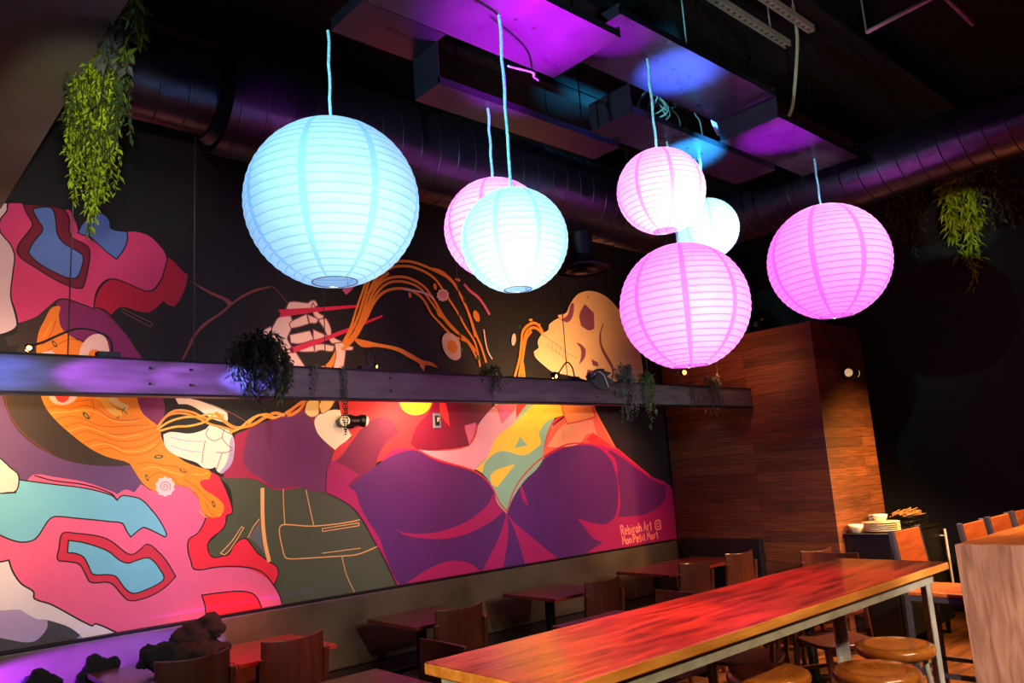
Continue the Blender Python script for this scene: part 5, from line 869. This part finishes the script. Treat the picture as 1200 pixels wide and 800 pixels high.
# ------------------------------------------------------------------ lamps on the beam and walls
LAMPGLOW = mat('warm_lamp_lens', (255, 190, 120), .5, emit=(255, 170, 90), es=14.)
def gooseneck(label, xb, xh, hgt, lit=True, big=False):
    t = thing('gooseneck_lamp', label, 'lamp', (xb, 3.90, 2.271), 0, 'gooseneck lamps clipped on the beam')
    mb = MB(); mb.box((0, 0, .013), (.1, .05, .026)); mb.build('clamp', BLACKPLASTIC, t, .004)
    d = xh - xb
    P = spline([(0.02, 0, .02), (.0, 0, hgt * .75), (d * .4, .0, hgt), (d * .85, .02, hgt * .45), (d, .03, .045)], 8)
    mb = MB(); mb.tube(P, .0055, 8); mb.build('neck', BLACKPLASTIC, t)
    r = .026 if big else .017
    mb = MB(); mb.lathe([(r * .5, .05), (r, .02), (r, -.02), (r * .9, -.02), (r * .4, .03)], n=16, cap=(True, False)); o = mb.build('head', BLACKPLASTIC, t); o.location = (d, .035, .035); o.rotation_euler = (-1.25, 0, 0)
    mb = MB(); mb.ball((0, 0, 0), r * .8, 8); o = mb.build('bulb', LAMPGLOW if lit else FROST, t); o.location = (d, .05, .032)
gooseneck('black gooseneck lamp at the left end of the beam over painted noodles', .99, .68, .13)
gooseneck('black gooseneck lamp on the beam right of the painted hand', 2.38, 2.47, .13)
gooseneck('black gooseneck lamp curving in front of the painted skull', 4.12, 3.98, .13, big=True)
t = thing('beam_spotlight', 'small lit spotlight glowing orange below the big pink lantern', 'lamp', (5.44, 3.9, 2.271))
mb = MB(); mb.tube([(0, 0, 0), (0, 0, .09)], .005, 8); mb.build('stem', BLACKPLASTIC, t)
mb = MB(); mb.lathe([(.012, .03), (.022, .0), (.022, -.03), (.019, -.03)], n=16, cap=(True, False)); o = mb.build('head', BLACKPLASTIC, t); o.location = (0, -.01, .105); o.rotation_euler = (-PI / 2, 0, 0)
mb = MB(); mb.ball((0, 0, 0), .019, 8); o = mb.build('bulb', GLOWBULB, t); o.location = (0, -.045, .105)
# black orchid on the beam
t = thing('broadleaf_plant', 'small plant with broad black leaves on the beam in front of the skull', 'plant', (4.27, 3.86, 2.275), 0, gbm)
for (dx, dz, ln) in ((.16, .10, .19), (.20, .03, .2), (-.12, .06, .15), (.10, .14, .16), (.19, -.05, .16)):
    d = Vector((dx, -.05, dz)).normalized(); mb = MB(); n = 8; r = d.cross(Vector((0, 1, 0))).normalized()
    L = []; Rr = []
    for i in range(n + 1):
        u = i / n; w = .036 * math.sin(PI * u ** .8) + .002; c = d * ln * u + Vector((0, -.02 * u, -.05 * u * u))
        L.append(c + r * w); Rr.append(c - r * w)
    mb.add(L + Rr, [(i, i + 1, n + 2 + i, n + 1 + i) for i in range(n)], True); mb.build('leaf', LEAFDARK, t)
mb = MB(); mb.tube(spline([(0, 0, 0), (.04, -.03, .06), (.09, -.05, .03), (.12, -.06, -.06)]), .005, 6); lab(mb.build('root', CREAMP, t), 'pale trailing root')
mb = MB(); mb.lathe([(.03, 0), (.04, .03), (.034, .03)], n=14, cap=(True, False)); mb.build('pot', BLACKPLASTIC, t)

def emergency(label, loc, rz):
    t = thing('emergency_light', label, 'wall light', loc, rz, 'twin-head emergency lights')
    mb = MB(); mb.tube([(-.045, -.06, 0), (.045, -.06, 0)], [.036, .036], 24); mb.build('housing', BLACKPLASTIC, t, .004)
    mb = MB(); mb.lathe([(.05, 0), (.05, .02), (.03, .03)], n=20, cap=(True, True)); o = mb.build('wall_plate', BLACKPLASTIC, t); o.rotation_euler = (PI / 2, 0, 0)
    for s, az in ((-1, .75), (1, 1.15)):
        mb = MB(); mb.lathe([(.03, -.045), (.043, -.01), (.044, .02), (.038, .026)], n=24, cap=(True, True)); h = mb.build('lamp_head', BLACKPLASTIC, t); h.location = (.066 * s, -.07, 0); h.rotation_euler = Vector((s * math.sin(az), -math.cos(az), -.12)).to_track_quat('Z', 'Y').to_euler()
        mb = MB(); mb.lathe([(.037, .024), (.034, .036), (.02, .045), (.001, .048)], n=24); mb.build('lens', FROST, h)
emergency('black twin-head emergency light on the mural under the beam', (2.82, WY - .0165, 2.064), 0)
emergency('black twin-head emergency light on the plank enclosure', (6.985, BY, 2.334), 0)
t = thing('wall_switch', 'grey metal switch plate on the mural below the yellow circle', 'switch', (3.585, WY - .0225, 2.07))
mb = MB(); mb.box((0, 0, 0), (.075, .012, .118)); mb.build('plate', mat('grey_plate', (120, 130, 150), .4, .3), t, .004)
mb = MB(); mb.box((0, -.006, 0), (.04, .008, .075)); mb.build('insert', BLACKPLASTIC, t)
mb = MB(); mb.box((0.004, -.012, .008), (.012, .012, .03), Matrix.Rotation(.5, 3, 'X')); mb.build('toggle', CREAMP, t)
t = thing('spotlight', 'tiny twin spotlight standing on top of the plank enclosure', 'lamp', (6.62, 3.78, BZ))
mb = MB(); mb.tube([(0, 0, 0), (0, 0, .10)], .006, 8); mb.box((0, 0, .006), (.08, .05, .012)); mb.build('stand', BLACKPLASTIC, t)
for s in (-1, 1):
    mb = MB(); mb.lathe([(.016, -.03), (.024, .02), (.02, .02)], n=14, cap=(True, True)); o = mb.build('head', CHROME, t); o.location = (-.01, .035 * s, .11 - .02 * s); o.rotation_euler = (0, -1.3, .4 * s)

# ------------------------------------------------------------------ bar table
t = thing('bar_table', 'long bar-height table with red-lit wooden top on a pale steel frame', 'table', (2.85, 1.835, 0))
X0, X1, Y0, Y1 = 1.465, 4.225, 1.555, 2.12
o_ = lambda x, y, z: W(t, (x, y, z))
mb = MB(); mb.box(o_((X0 + X1) / 2, (Y0 + Y1) / 2, 1.036), (X1 - X0 - .004, Y1 - Y0 - .004, .028)); lab(mb.build('tabletop', TABLEWOOD, t, .002), 'varnished wooden top')
mb = MB()
for a, b_ in (((X0, Y0), (X1, Y0)), ((X0, Y1), (X1, Y1))): mb.box(o_((a[0] + b_[0]) / 2, a[1] + (.006 if a[1] == Y0 else -.006), 1.031), (X1 - X0, .014, .034))
for x in (X0 + .006, X1 - .006): mb.box(o_(x, (Y0 + Y1) / 2, 1.031), (.014, Y1 - Y0 - .03, .034))
lab(mb.build('edge_band', EDGEWOOD, t, .004), 'light golden edge strip')
for nm, c, d in (('front_rail', ((X0 + X1) / 2 - .05, Y0 + .03, .992), (X1 - X0 - .19, .006, .05)), ('back_rail', ((X0 + X1) / 2 - .05, Y1 - .03, .992), (X1 - X0 - .19, .006, .05)), ('left_rail', (X0 + .045, (Y0 + Y1) / 2, .992), (.006, Y1 - Y0 - .06, .05)), ('right_rail', (X1 - .145, (Y0 + Y1) / 2, .992), (.006, Y1 - Y0 - .06, .05))):
    mb = MB(); mb.box(o_(*c), d); mb.build(nm, ZINC, t)
for x, sx in ((X0 + .06, 1), (X1 - .165, -1)):
    for y, sy in ((Y0 + .036, 1), (Y1 - .036, -1)):
        mb = MB(); mb.box(o_(x + .022 * sx, y, .485), (.05, .006, .97)); mb.box(o_(x, y + .022 * sy, .485), (.006, .05, .97)); mb.box(o_(x + .02 * sx, y + .02 * sy, .004), (.07, .07, .008))
        mb.build('leg', ZINC, t)

# ------------------------------------------------------------------ round stools
STOOLLEG = ZINC
def make_stool():
    t = thing('bar_stool', '', 'stool', (0, 0, 0), 0, 'round wooden stools at the bar table')
    R_ = .168
    mb = MB(); mb.lathe([(.10, .702), (R_ * .9, .702), (R_ * .97, .708), (R_, .722), (R_, .732), (R_ * .97, .744), (R_ * .90, .750), (R_ * .6, .7465), (.001, .745)], n=48, cap=(True, False)); mb.build('seat', STOOLWOOD, t)
    mb = MB(); mb.lathe([(.12, .69), (.12, .702), (.11, .702)], n=24, cap=(True, False)); mb.build('seat_plate', BLACKSTEEL, t)
    for k in range(4):
        a = PI / 4 + k * PI / 2; mb = MB(); mb.tube([(.115 * math.cos(a), .115 * math.sin(a), .70), (.19 * math.cos(a), .19 * math.sin(a), .0)], .0125, 10); mb.build('leg', STOOLLEG, t)
    mb = MB(); mb.tube([(.168 * math.cos(2 * PI * i / 28), .168 * math.sin(2 * PI * i / 28), .22) for i in range(28)], .009, 8, closed=True); mb.build('foot_ring', STOOLLEG, t)
    return t
st = make_stool(); st.location = (2.985, 1.86, 0); st.rotation_euler = (0, 0, .2)
st['label'] = 'round honey-wood stool tucked under the bar table, leftmost of three'
dup(st, (3.245, 1.53, 0), .7, 'round honey-wood stool nearest the camera in front of the table leg')
dup(st, (3.70, 1.645, 0), 1.1, 'round honey-wood stool behind the nearest one, beside the right table leg')

# ------------------------------------------------------------------ two-top tables
def make_table(w=.56, d=.56):
    t = thing('dining_table', '', 'table', (0, 0, 0), 0, 'small square tables in the dining area')
    mb = MB(); mb.box((0, 0, .738), (w, d, .025)); mb.build('tabletop', TWOTOP, t, .003)
    mb = MB(); mb.box((0, 0, .7185), (w * .55, .07, .014)); mb.box((0, 0, .711), (.07, d * .55, .014)); mb.build('support_plate', BLACKSTEEL, t)
    mb = MB(); mb.tube([(0, .07, .03), (0, .07, .71)], .036, 16); mb.build('pedestal', BLACKSTEEL, t)
    mb = MB()
    for a in range(4): mb.bar((0, .07, .03), (.2 * math.cos(a * PI / 2 + PI / 4), .07 + .2 * math.sin(a * PI / 2 + PI / 4), .014), .055, .028)
    mb.build('foot', BLACKSTEEL, t, .005)
    return t
T0 = make_table(); T0.location = (1.40, 4.36, 0); T0['label'] = 'red-lit table by the banquette with black cloth heaped on it, leftmost'
def tb(x, y, l): dup(T0, (x, y, 0), 0, l)
tb(1.967, 4.37, 'orange-lit table by the banquette beside the cloth-heaped table')
tb(3.05, 4.36, 'dark red table by the banquette under the green painted coat')
tb(4.19, 4.32, 'dark red table by the banquette under the middle of the purple jacket')
tb(5.46, 4.30, 'dark red table at the banquette under the mural signature')
tb(6.04, 4.32, 'dark table at the banquette closest to the plank enclosure')
tb(1.78, 3.10, 'table corner showing left of the bar table, front row')
tb(3.49, 3.08, 'table peeking over the middle of the bar table, front row')
tb(5.55, 3.00, 'table mostly hidden behind the far end of the bar table, front row')

# ------------------------------------------------------------------ cafe chairs (sitter looks along +y)
def make_chair():
    t = thing('cafe_chair', '', 'chair', (0, 0, 0), 0, 'dark bent-ply cafe chairs')
    mb = MB(); n = 14; top = []; v = []
    out = []
    for i in range(n + 1):
        u = -1 + 2 * i / n; out.append((.178 * u, -.2 - .045 * (1 - u * u) + .012, u))
    vs = []
    for x, y, u in out:
        zt = .865 - .012 * (1 - u * u); zb = .60 + .015 * (1 - u * u)
        vs += [(x, y, zb), (x, y, zt), (x * .985, y + .014, zt), (x * .985, y + .014, zb)]
    fs = []
    for i in range(n):
        a = i * 4; b_ = a + 4
        for k in range(4): fs.append((a + k, a + (k + 1) % 4, b_ + (k + 1) % 4, b_ + k))
    fs += [(3, 2, 1, 0), (n * 4, n * 4 + 1, n * 4 + 2, n * 4 + 3)]
    mb.add(vs, fs, False); o = mb.build('backrest', DARKWOOD, t, .004)
    mb = MB(); pr = []
    for i in range(40):
        a = 2 * PI * i / 40; ex = 4.5
        pr.append((.2 * abs(math.cos(a)) ** (2 / ex) * (1 if math.cos(a) >= 0 else -1), .02 + .2 * abs(math.sin(a)) ** (2 / ex) * (1 if math.sin(a) >= 0 else -1)))
    mb.add([(x, y, .44) for x, y in pr] + [(x, y, .465) for x, y in pr], [tuple(range(39, -1, -1)), tuple(range(40, 80))] + [(i, (i + 1) % 40, 40 + (i + 1) % 40, 40 + i) for i in range(40)]); mb.build('seat', DARKWOOD, t, .006)
    for s in (-1, 1):
        mb = MB(); mb.bar((s * .17, .19, .0), (s * .165, .175, .44), .03, .032); mb.build('leg', DARKWOOD, t, .004)
        mb = MB(); mb.bar((s * .19, -.215, 0), (s * .182, -.165, .44), .032, .03); mb.bar((s * .182, -.165, .43), (s * .184, -.20, .78), .03, .026); mb.build('leg', DARKWOOD, t, .004)
    for s in (-1, 1):
        mb = MB(); mb.bar((s * .175, .18, .20), (s * .182, -.19, .20), .018, .022); mb.build('stretcher', DARKWOOD, t)
    mb = MB(); mb.bar((-.18, -.185, .26), (.18, -.185, .26), .018, .022); mb.build('stretcher', DARKWOOD, t)
    for y in (.17, -.15): mb = MB(); mb.box((0, y, .42), (.33, .02, .04)); mb.build('apron', DARKWOOD, t)
    return t
C0 = make_chair(); C0.location = (2.945, 4.055, 0); C0['label'] = 'dark bent-ply chair at the table under the green painted coat'
def ch(x, y, rz, l): dup(C0, (x, y, 0), rz, l)
ch(1.42, 4.165, .0, 'dark bent-ply chair with black cloth behind its back, nearest at the left')
ch(1.915, 4.15, .05, 'dark bent-ply chair at the orange-lit table')
ch(4.165, 4.00, 0, 'dark bent-ply chair at the table under the middle of the purple jacket')
ch(5.24, 3.98, -.1, 'dark bent-ply chair at the table under the mural signature')
ch(5.88, 3.98, -.1, 'dark bent-ply chair at the banquette table closest to the plank enclosure')
ch(2.065, 3.10, PI / 2, 'glossy chair back catching light just behind the near corner of the bar table')
ch(3.76, 3.00, PI / 2, 'glossy chair back catching light above the middle of the bar table')
ch(5.82, 3.02, PI / 2, 'glossy chair back beside the purple-lit one at the far end of the bar table')
ch(6.2, 3.44, -.25, 'chair back with a purple sheen in front of the plank enclosure')
ch(4.92, 2.55, 2.6, 'dark chair with only its legs showing under the far end of the bar table')
ch(4.25, 2.75, .3, 'dark chair with only its legs showing under the middle of the bar table')

# ------------------------------------------------------------------ heaps of black cloth
def heap(name, label, cat, c, lumps, seed, m=BLACKCLOTH, group=None):
    t = thing(name, label, cat, c, 0, group); rnd = random.Random(seed)
    bm = bmesh.new()
    for (x, y, z, rx, ry, rz) in lumps:
        g = bmesh.ops.create_icosphere(bm, subdivisions=4, radius=1., matrix=Matrix.Translation((x, y, z)) @ Matrix.Diagonal((rx, ry, rz, 1)))
    me = bpy.data.meshes.new('cloth'); bm.to_mesh(me); bm.free()
    for p in me.polygons: p.use_smooth = True
    me.materials.append(m); o = bpy.data.objects.new('cloth', me); COL.objects.link(o); o.parent = t
    rm = o.modifiers.new('Remesh', 'REMESH'); rm.mode = 'VOXEL'; rm.voxel_size = .009; rm.use_smooth_shade = True
    tx = bpy.data.textures.new('folds', 'CLOUDS'); tx.noise_scale = .06; tx.noise_depth = 3
    dm = o.modifiers.new('Displace', 'DISPLACE'); dm.texture = tx; dm.strength = .085; dm.mid_level = .5; dm.texture_coords = 'LOCAL'
    return t
heap('folded_cloth', 'heap of crumpled black cloth on the leftmost table behind a chair', 'cloth', (1.5, 4.33, .768), [(-.13, -.03, .055, .10, .09, .065), (.02, .0, .05, .15, .10, .06), (.06, .02, .125, .12, .09, .06), (.13, .0, .155, .075, .07, .07), (.05, -.02, .05, .16, .1, .05)], 1)
heap('jacket', 'slumped black jacket on the banquette at the left of the cloth heap', 'jacket', (1.2, 4.74, .452), [(0, 0, .17, .11, .07, .17), (.01, .0, .27, .09, .065, .09), (-.05, 0, .16, .10, .07, .13)], 2)
heap('backpack', 'black bag on the banquette in the bottom left corner', 'bag', (.94, 4.7, .452), [(0, 0, .17, .10, .08, .17), (-.02, 0, .26, .10, .075, .08), (.02, .0, .12, .09, .08, .12)], 3)

# ------------------------------------------------------------------ service cabinet with crockery
t = thing('service_cabinet', 'black service cabinet with a long chrome handle beside the plank enclosure', 'cabinet', (7.1, 3.02, 0))
mb = MB(); mb.box((-.0, 0, .525), (1.06, .37, .81)); mb.build('body', BLACKPLASTIC, t, .004)
mb = MB(); mb.box((0, -.005, .938), (1.1, .4, .018)); lab(mb.build('worktop', BLACKSTEEL, t, .003), 'thin black top')
for x in (-.265, .265):
    mb = MB(); mb.box((x, -.196, .525), (.515, .022, .79)); d = mb.build('door', BLACKSTEEL, t, .003)
    hx = x + .2
    mb = MB(); mb.tube([(hx, -.25, .30), (hx, -.25, .90)], .011, 10); mb.tube([(hx, -.205, .36), (hx, -.25, .36)], .007, 8); mb.tube([(hx, -.205, .84), (hx, -.25, .84)], .007, 8); lab(mb.build('handle', HANDLEM, d), 'chrome bar handle')
for x in (-.48, .48):
    for y in (-.15, .15): mb = MB(); mb.tube([(x, y, 0), (x, y, .125)], .02, 10); mb.build('foot', BLACKSTEEL, t)
TOPZ = .947
def plate(c, label, r=.15):
    mb = MB(); mb.lathe([(r * .55, 0), (r * .6, .004), (r, .013), (r, .016), (r * .6, .008), (.001, .006)], (0, 0, 0), 40, cap=(True, False)); o = mb.build('dinner_plate', CREAMP, loc=c); tag(o, label, 'plate', 'stack of plates on the service cabinet')
for k in range(5): plate((6.80, 2.99, TOPZ + .0165 * k), 'stoneware plate in the stack on the service cabinet, %s' % ('bottom', 'second from the bottom', 'middle', 'second from the top', 'topmost')[k])
def bowl(c, r, h, label, m=CREAMP):
    mb = MB(); mb.lathe([(r * .5, 0), (r * .62, .004), (r * .92, h * .6), (r, h), (r * .96, h), (r * .86, h * .6), (r * .5, .01), (.001, .008)], n=32, cap=(True, False)); tag(mb.build('bowl', m, loc=c), label, 'bowl', 'bowls on the service cabinet')
bowl((6.645, 3.135, TOPZ), .062, .07, 'small pale bowl left of the plate stack')
bowl((6.78, 2.98, TOPZ + .0165 * 5), .06, .06, 'pale bowl resting on top of the plate stack')
t = thing('napkin_caddy', 'wire caddy of pale napkins behind the plate stack', 'caddy', (7.035, 3.12, TOPZ))
mb = MB()
for s in (-1, 1): mb.tube(spline([(s * .06, -.05, .0), (s * .06, -.05, .10), (s * .06, .05, .10), (s * .06, .05, .0)], 3), .004, 6)
mb.box((0, 0, .004), (.14, .12, .006)); mb.build('rack', BLACKSTEEL, t)
mb = MB()
for k in range(6): mb.box((-.045 + .018 * k, 0, .066), (.011, .10, .115), Matrix.Rotation(.06 * (k - 2.5), 3, 'Y'))
mb.build('napkins', CREAMP, t)
t = thing('basket', 'long dark wire basket with dried twigs across it on the service cabinet', 'basket', (7.32, 2.97, TOPZ))
mb = MB()
for z in (.008, .05, .09): mb.tube([(.2, .09, z), (-.2, .09, z), (-.2, -.09, z), (.2, -.09, z)], .004, 6, closed=True)
for k in range(9):
    x = -.2 + .05 * k
    for s in (-1, 1): mb.tube([(x, .09 * s, .008), (x, .09 * s, .09)], .0028, 5)
    mb.tube([(x, -.09, .008), (x, .09, .008)], .0028, 5)
mb.build('wire_body', BLACKSTEEL, t)
TWIG = mat('dry_twigs', (150, 104, 66), .8, var=.3, scale=30); mb = MB(); rnd = random.Random(5)
for k in range(34):
    x = rnd.uniform(-.26, .05); y = rnd.uniform(-.07, .07); z = .095 + rnd.uniform(0, .03)
    mb.tube([(x, y, z), (x + rnd.uniform(.12, .3), y + rnd.uniform(-.04, .04), z + rnd.uniform(-.012, .03))], .0045, 5)
lab(mb.build('twigs', TWIG, t), 'bundle of dry brown twigs'); t.children[-1]['kind'] = 'stuff'

# ------------------------------------------------------------------ bar counter and its chairs
t = thing('bar_counter', 'bar-height counter with a waterfall end of pinkish planks at the right edge', 'counter', (6.6, 1.35, 0))
mb = MB(); mb.box(W(t, (6.727, 1.33, 1.02)), (3.405, .9, .06)); lab(mb.build('countertop', COUNTERTOP, t, .003), 'orange-brown wooden top')
mb = MB(); mb.box(W(t, (4.996, 1.33, .525)), (.052, .9, 1.05)); lab(mb.build('end_panel', COUNTEREND, t, .002), 'pinkish brown vertical plank end')
mb = MB(); mb.box(W(t, (8.4, 1.33, .495)), (.06, .88, .99)); mb.build('far_panel', COUNTEREND, t)
mb = MB(); mb.tube([W(t, (5.02, 1.5, .22)), W(t, (8.37, 1.5, .22))], .018, 10); mb.build('foot_rail', BLACKSTEEL, t)

FRAMEM = mat('grey_steel_chair_frame', (84, 82, 92), .4, .5)
def make_barchair():
    t = thing('bar_chair', '', 'chair', (0, 0, 0), 0, 'bar chairs with orange wooden backs')
    for s in (-1, 1):
        mb = MB(); mb.bar((s * .215, -.2, 0), (s * .205, -.19, .72), .03, .03); mb.bar((s * .205, -.19, .71), (s * .205, -.235, 1.11), .035, .03); mb.build('leg', FRAMEM, t, .003)
        mb = MB(); mb.bar((s * .215, .2, 0), (s * .205, .18, .72), .03, .03); mb.build('leg', FRAMEM, t, .003)
    mb = MB()
    for s in (-1, 1): mb.bar((s * .205, -.19, .705), (s * .205, .19, .705), .03, .03); pass
    mb.bar((-.2, .19, .705), (.2, .19, .705), .03, .03); mb.bar((-.2, -.19, .705), (.2, -.19, .705), .03, .03); mb.build('frame', FRAMEM, t)
    mb = MB()
    for s in (-1, 1): mb.bar((s * .212, -.21, .27), (s * .212, .21, .27), .025, .025); mb.bar((-.21, .2 * s, .27), (.21, .2 * s, .27), .025, .025)
    mb.build('footrest', FRAMEM, t)
    mb = MB(); mb.box((0, 0, .733), (.43, .41, .026)); lab(mb.build('seat', CHAIRWOOD, t, .008), 'orange wooden seat')
    mb = MB(); mb.box((0, -.212, .985), (.385, .018, .235), Matrix.Rotation(.11, 3, 'X')); lab(mb.build('backrest', CHAIRWOOD, t, .004), 'orange wooden backrest')
    return t
B0 = make_barchair(); B0.location = (5.335, 1.965, 0); B0.rotation_euler = (0, 0, PI + .0); B0['label'] = 'bar chair with orange wooden back pulled out beside the service cabinet'
for i, x in enumerate((5.86, 6.40, 6.94)):
    dup(B0, (x, 1.74, 0), PI, ('bar chair with orange back tucked at the counter, leftmost of the row', 'bar chair with orange back, second along the counter', 'bar chair with orange back cut by the right edge')[i])

# ------------------------------------------------------------------ light
def light(kind, name, loc, target, energy, col, size=.1, spot=60, blend=.6):
    l = bpy.data.lights.new(name, kind); l.energy = energy; l.color = col
    if kind == 'SPOT': l.spot_size = math.radians(spot); l.spot_blend = blend; l.shadow_soft_size = size
    elif kind == 'POINT': l.shadow_soft_size = size
    else: l.shape = 'DISK'; l.size = size
    o = bpy.data.objects.new(name, l); COL.objects.link(o); o.location = loc
    if target is not None: o.rotation_euler = (Vector(target) - Vector(loc)).to_track_quat('-Z', 'Y').to_euler()
    return o
WARM = (1., .62, .30); ORANGE = (1., .42, .12); NEUT = (1., .93, .95)
# unseen spots added at head height on the camera side to wash the mural
for x, e in ((.9, 235), (2.3, 220), (3.7, 190), (5.0, 190), (5.9, 70)):
    light('SPOT', 'mural_fill', (x - .2, .6, 1.92), (x, WY, 1.45), e, NEUT, .04, 37, .9)
# small unseen spots added under the duct for the upper part of the wall
for x, e in ((.95, 17), (2.1, 9), (2.8, 4)): light('SPOT', 'upper_wall_fill', (x, 3.35, 3.2), (x, WY, 2.5), e, NEUT, .03, 110, .9)
# warm lamps behind the beam
for x, z, tz, e, c, sp in ((.5, 2.06, 1.8, 30, (1, .6, .2), 110), (3.3, 2.06, 1.75, 15, (1, .36, .2), 100), (4.55, 2.06, 1.75, 10, (1, .55, .24), 110), (5.6, 2.05, 1.5, 22, (1, .25, .12), 90),
                        (4.75, 2.34, 2.85, 30, (1, .5, .2), 125), (2.75, 2.34, 2.5, 10, (1, .5, .16), 90), (.75, 2.34, 2.6, 8, (1, .55, .3), 100), (1.9, 2.06, 1.7, 15, (1, .6, .3), 100)):
    light('SPOT', 'beam_lamp', (x, 4.05, z), (x, WY, tz), e * 2.4, c, .02, sp, .9)
light('SPOT', 'beam_lamp', (3.33, 4.52, 2.16), (3.36, WY, 1.98), 26, (1, .46, .26), .02, 130, .9)
# unseen coloured spots: beam and banquette washes, then ones added for tables, trays, duct
light('SPOT', 'unseen_spot_blue', (-.25, 3.58, 2.18), (.48, 3.874, 2.18), 760, (.12, .2, 1), .02, 13, .6)
light('SPOT', 'unseen_spot_violet', (.15, 3.58, 2.18), (.98, 3.874, 2.18), 640, (.46, .08, 1), .02, 13, .6)
light('SPOT', 'unseen_spot_violet', (.6, 3.58, 2.18), (1.38, 3.874, 2.18), 360, (.42, .14, .9), .02, 13, .6)
light('SPOT', 'unseen_spot_blue', (1.05, 3.62, 2.18), (1.66, 3.874, 2.18), 560, (.16, .14, 1), .02, 13, .6)
light('SPOT', 'unseen_spot_violet', (-.2, 4.63, .71), (.9, 4.845, .71), 4600, (.30, .03, 1), .02, 16, .5)
light('SPOT', 'unseen_spot_blue', (2.35, 4.64, .75), (1.62, 4.845, .76), 520, (.17, .12, 1), .02, 18, .6)
light('SPOT', 'unseen_spot_red', (2.75, 2.28, 2.25), (2.15, 1.85, 1.05), 270, (1, .04, .07), .05, 70, .9)  # added over the bar table to redden its top
light('SPOT', 'unseen_spot_red', (3.5, 2.24, 2.0), (3.3, 1.85, 1.05), 130, (1, .025, .12), .05, 90, .9)
light('SPOT', 'unseen_spot_red', (1.9, 3.5, 2.3), (1.95, 4.4, .75), 280, (1, .1, .04), .03, 40, .8)  # added to redden the tables by the banquette
light('SPOT', 'unseen_spot_magenta', (2.45, 2.25, 2.6), (2.2, 2.18, 3.5), 1000, (.72, .01, 1), .03, 58, .9)  # added below the front tray to tint its underside
light('SPOT', 'unseen_spot_blue', (3.35, 2.32, 2.8), (3.25, 2.14, 3.62), 1300, (.07, .17, 1), .03, 36, .9)
light('SPOT', 'unseen_spot_magenta', (2.62, 2.3, 2.85), (2.72, 2.1, 3.62), 300, (.6, .01, 1), .03, 28, .9)
light('SPOT', 'unseen_spot_magenta', (4.15, 2.3, 2.6), (4.2, 2.1, 3.5), 520, (.66, .01, 1), .03, 38, .9)
light('SPOT', 'unseen_spot_cyan', (3.6, 2.0, 2.75), (3.93, 2.57, 3.5), 3600, (.03, .5, 1), .03, 27, .9)  # added for the cyan patch under the back tray
light('SPOT', 'unseen_spot_violet', (1.0, 2.4, 2.9), (1.55, 3.36, 3.45), 60, (.6, .05, 1), .04, 16, .9)  # added for a violet highlight on the duct
light('SPOT', 'unseen_spot_blue', (2.2, 2.9, 2.9), (2.75, 3.36, 3.43), 22, (.25, .2, 1), .04, 30, .9)  # added for a blue highlight on the duct
# unseen spots, several added to brighten single things
light('SPOT', 'cord_fill', (-.5, 1.3, 2.65), (2.2, 2.4, 3.1), 420, (.5, .9, 1), .03, 44, .8)  # added to brighten the lantern cords
light('SPOT', 'side_lamp', (-.5, .9, 1.9), (1.46, 1.8, 1.0), 330, (1, .74, .42), .03, 22, .8)
light('SPOT', 'enclosure_fill', (7.0, 1.7, 1.95), (7.15, BY, 1.1), 480, (1, .48, .1), .05, 84, 1.)  # added to light the front planks orange
light('SPOT', 'beam_end_lamp', (5.75, 3.75, 2.45), (BX, 3.95, 2.45), 15, (1, .3, .1), .03, 120, 1.)
light('SPOT', 'enclosure_fill', (5.4, 3.0, 3.1), (BX, 4.2, 1.6), 8, (1, .4, .25), .05, 80, .9)  # added to lift the side planks a little
light('SPOT', 'counter_lamp', (6.0, .2, 3.2), (6.1, 2.0, .95), 450, (1, .5, .2), .06, 60, .7)
light('SPOT', 'counter_end_fill', (1.8, -1.2, 2.9), (4.9, 1.4, .9), 1201.2, (1, .78, .66), .06, 34, .6)  # added to brighten the plank end of the counter
for x in (1.6, 2.4, 3.2): light('SPOT', 'front_lamp', (x, -.9, 2.9), (x + .5, 1.6, .9), 162, (1, .7, .42), .03, 60, .7)
light('SPOT', 'floor_fill', (6.5, 2.3, 3.0), (5.9, 2.6, 0), 1293.6, (1, .5, .2), .06, 60, .7)  # spot added high up to brighten the floor
light('SPOT', 'fern_fill', (.2, .9, 2.2), (.75, 3.2, 3.0), 126, (1, .95, .7), .03, 20, .6)  # added to brighten the ferns at the soffit
light('SPOT', 'fern_fill', (4.2, .3, 3.0), (8.4, 2.45, 3.8), 216, (1, .95, .6), .03, 9, .6)  # added to brighten the yellow-green plant at the right
light('SPOT', 'deck_fill', (2.6, .4, 2.6), (4.3, 2.05, 4.2), 60, (1, .85, .7), .03, 30, .8)  # added to bring out the rails and conduit under the deck

w = bpy.data.worlds.new('world'); SC.world = w; w.use_nodes = True
w.node_tree.nodes['Background'].inputs[0].default_value = (.02, .02, .03, 1); w.node_tree.nodes['Background'].inputs[1].default_value = .3
vs = SC.view_settings; vs.view_transform = 'Standard'; vs.look = 'None'; vs.gamma = 1; vs.exposure = 0; vs.use_curve_mapping = False
SC.cycles.use_denoising = True; SC.cycles.max_bounces = 8; SC.cycles.diffuse_bounces = 4; SC.cycles.transmission_bounces = 6
SC.cycles.sample_clamp_indirect = 6.; SC.cycles.caustics_reflective = False; SC.cycles.caustics_refractive = False
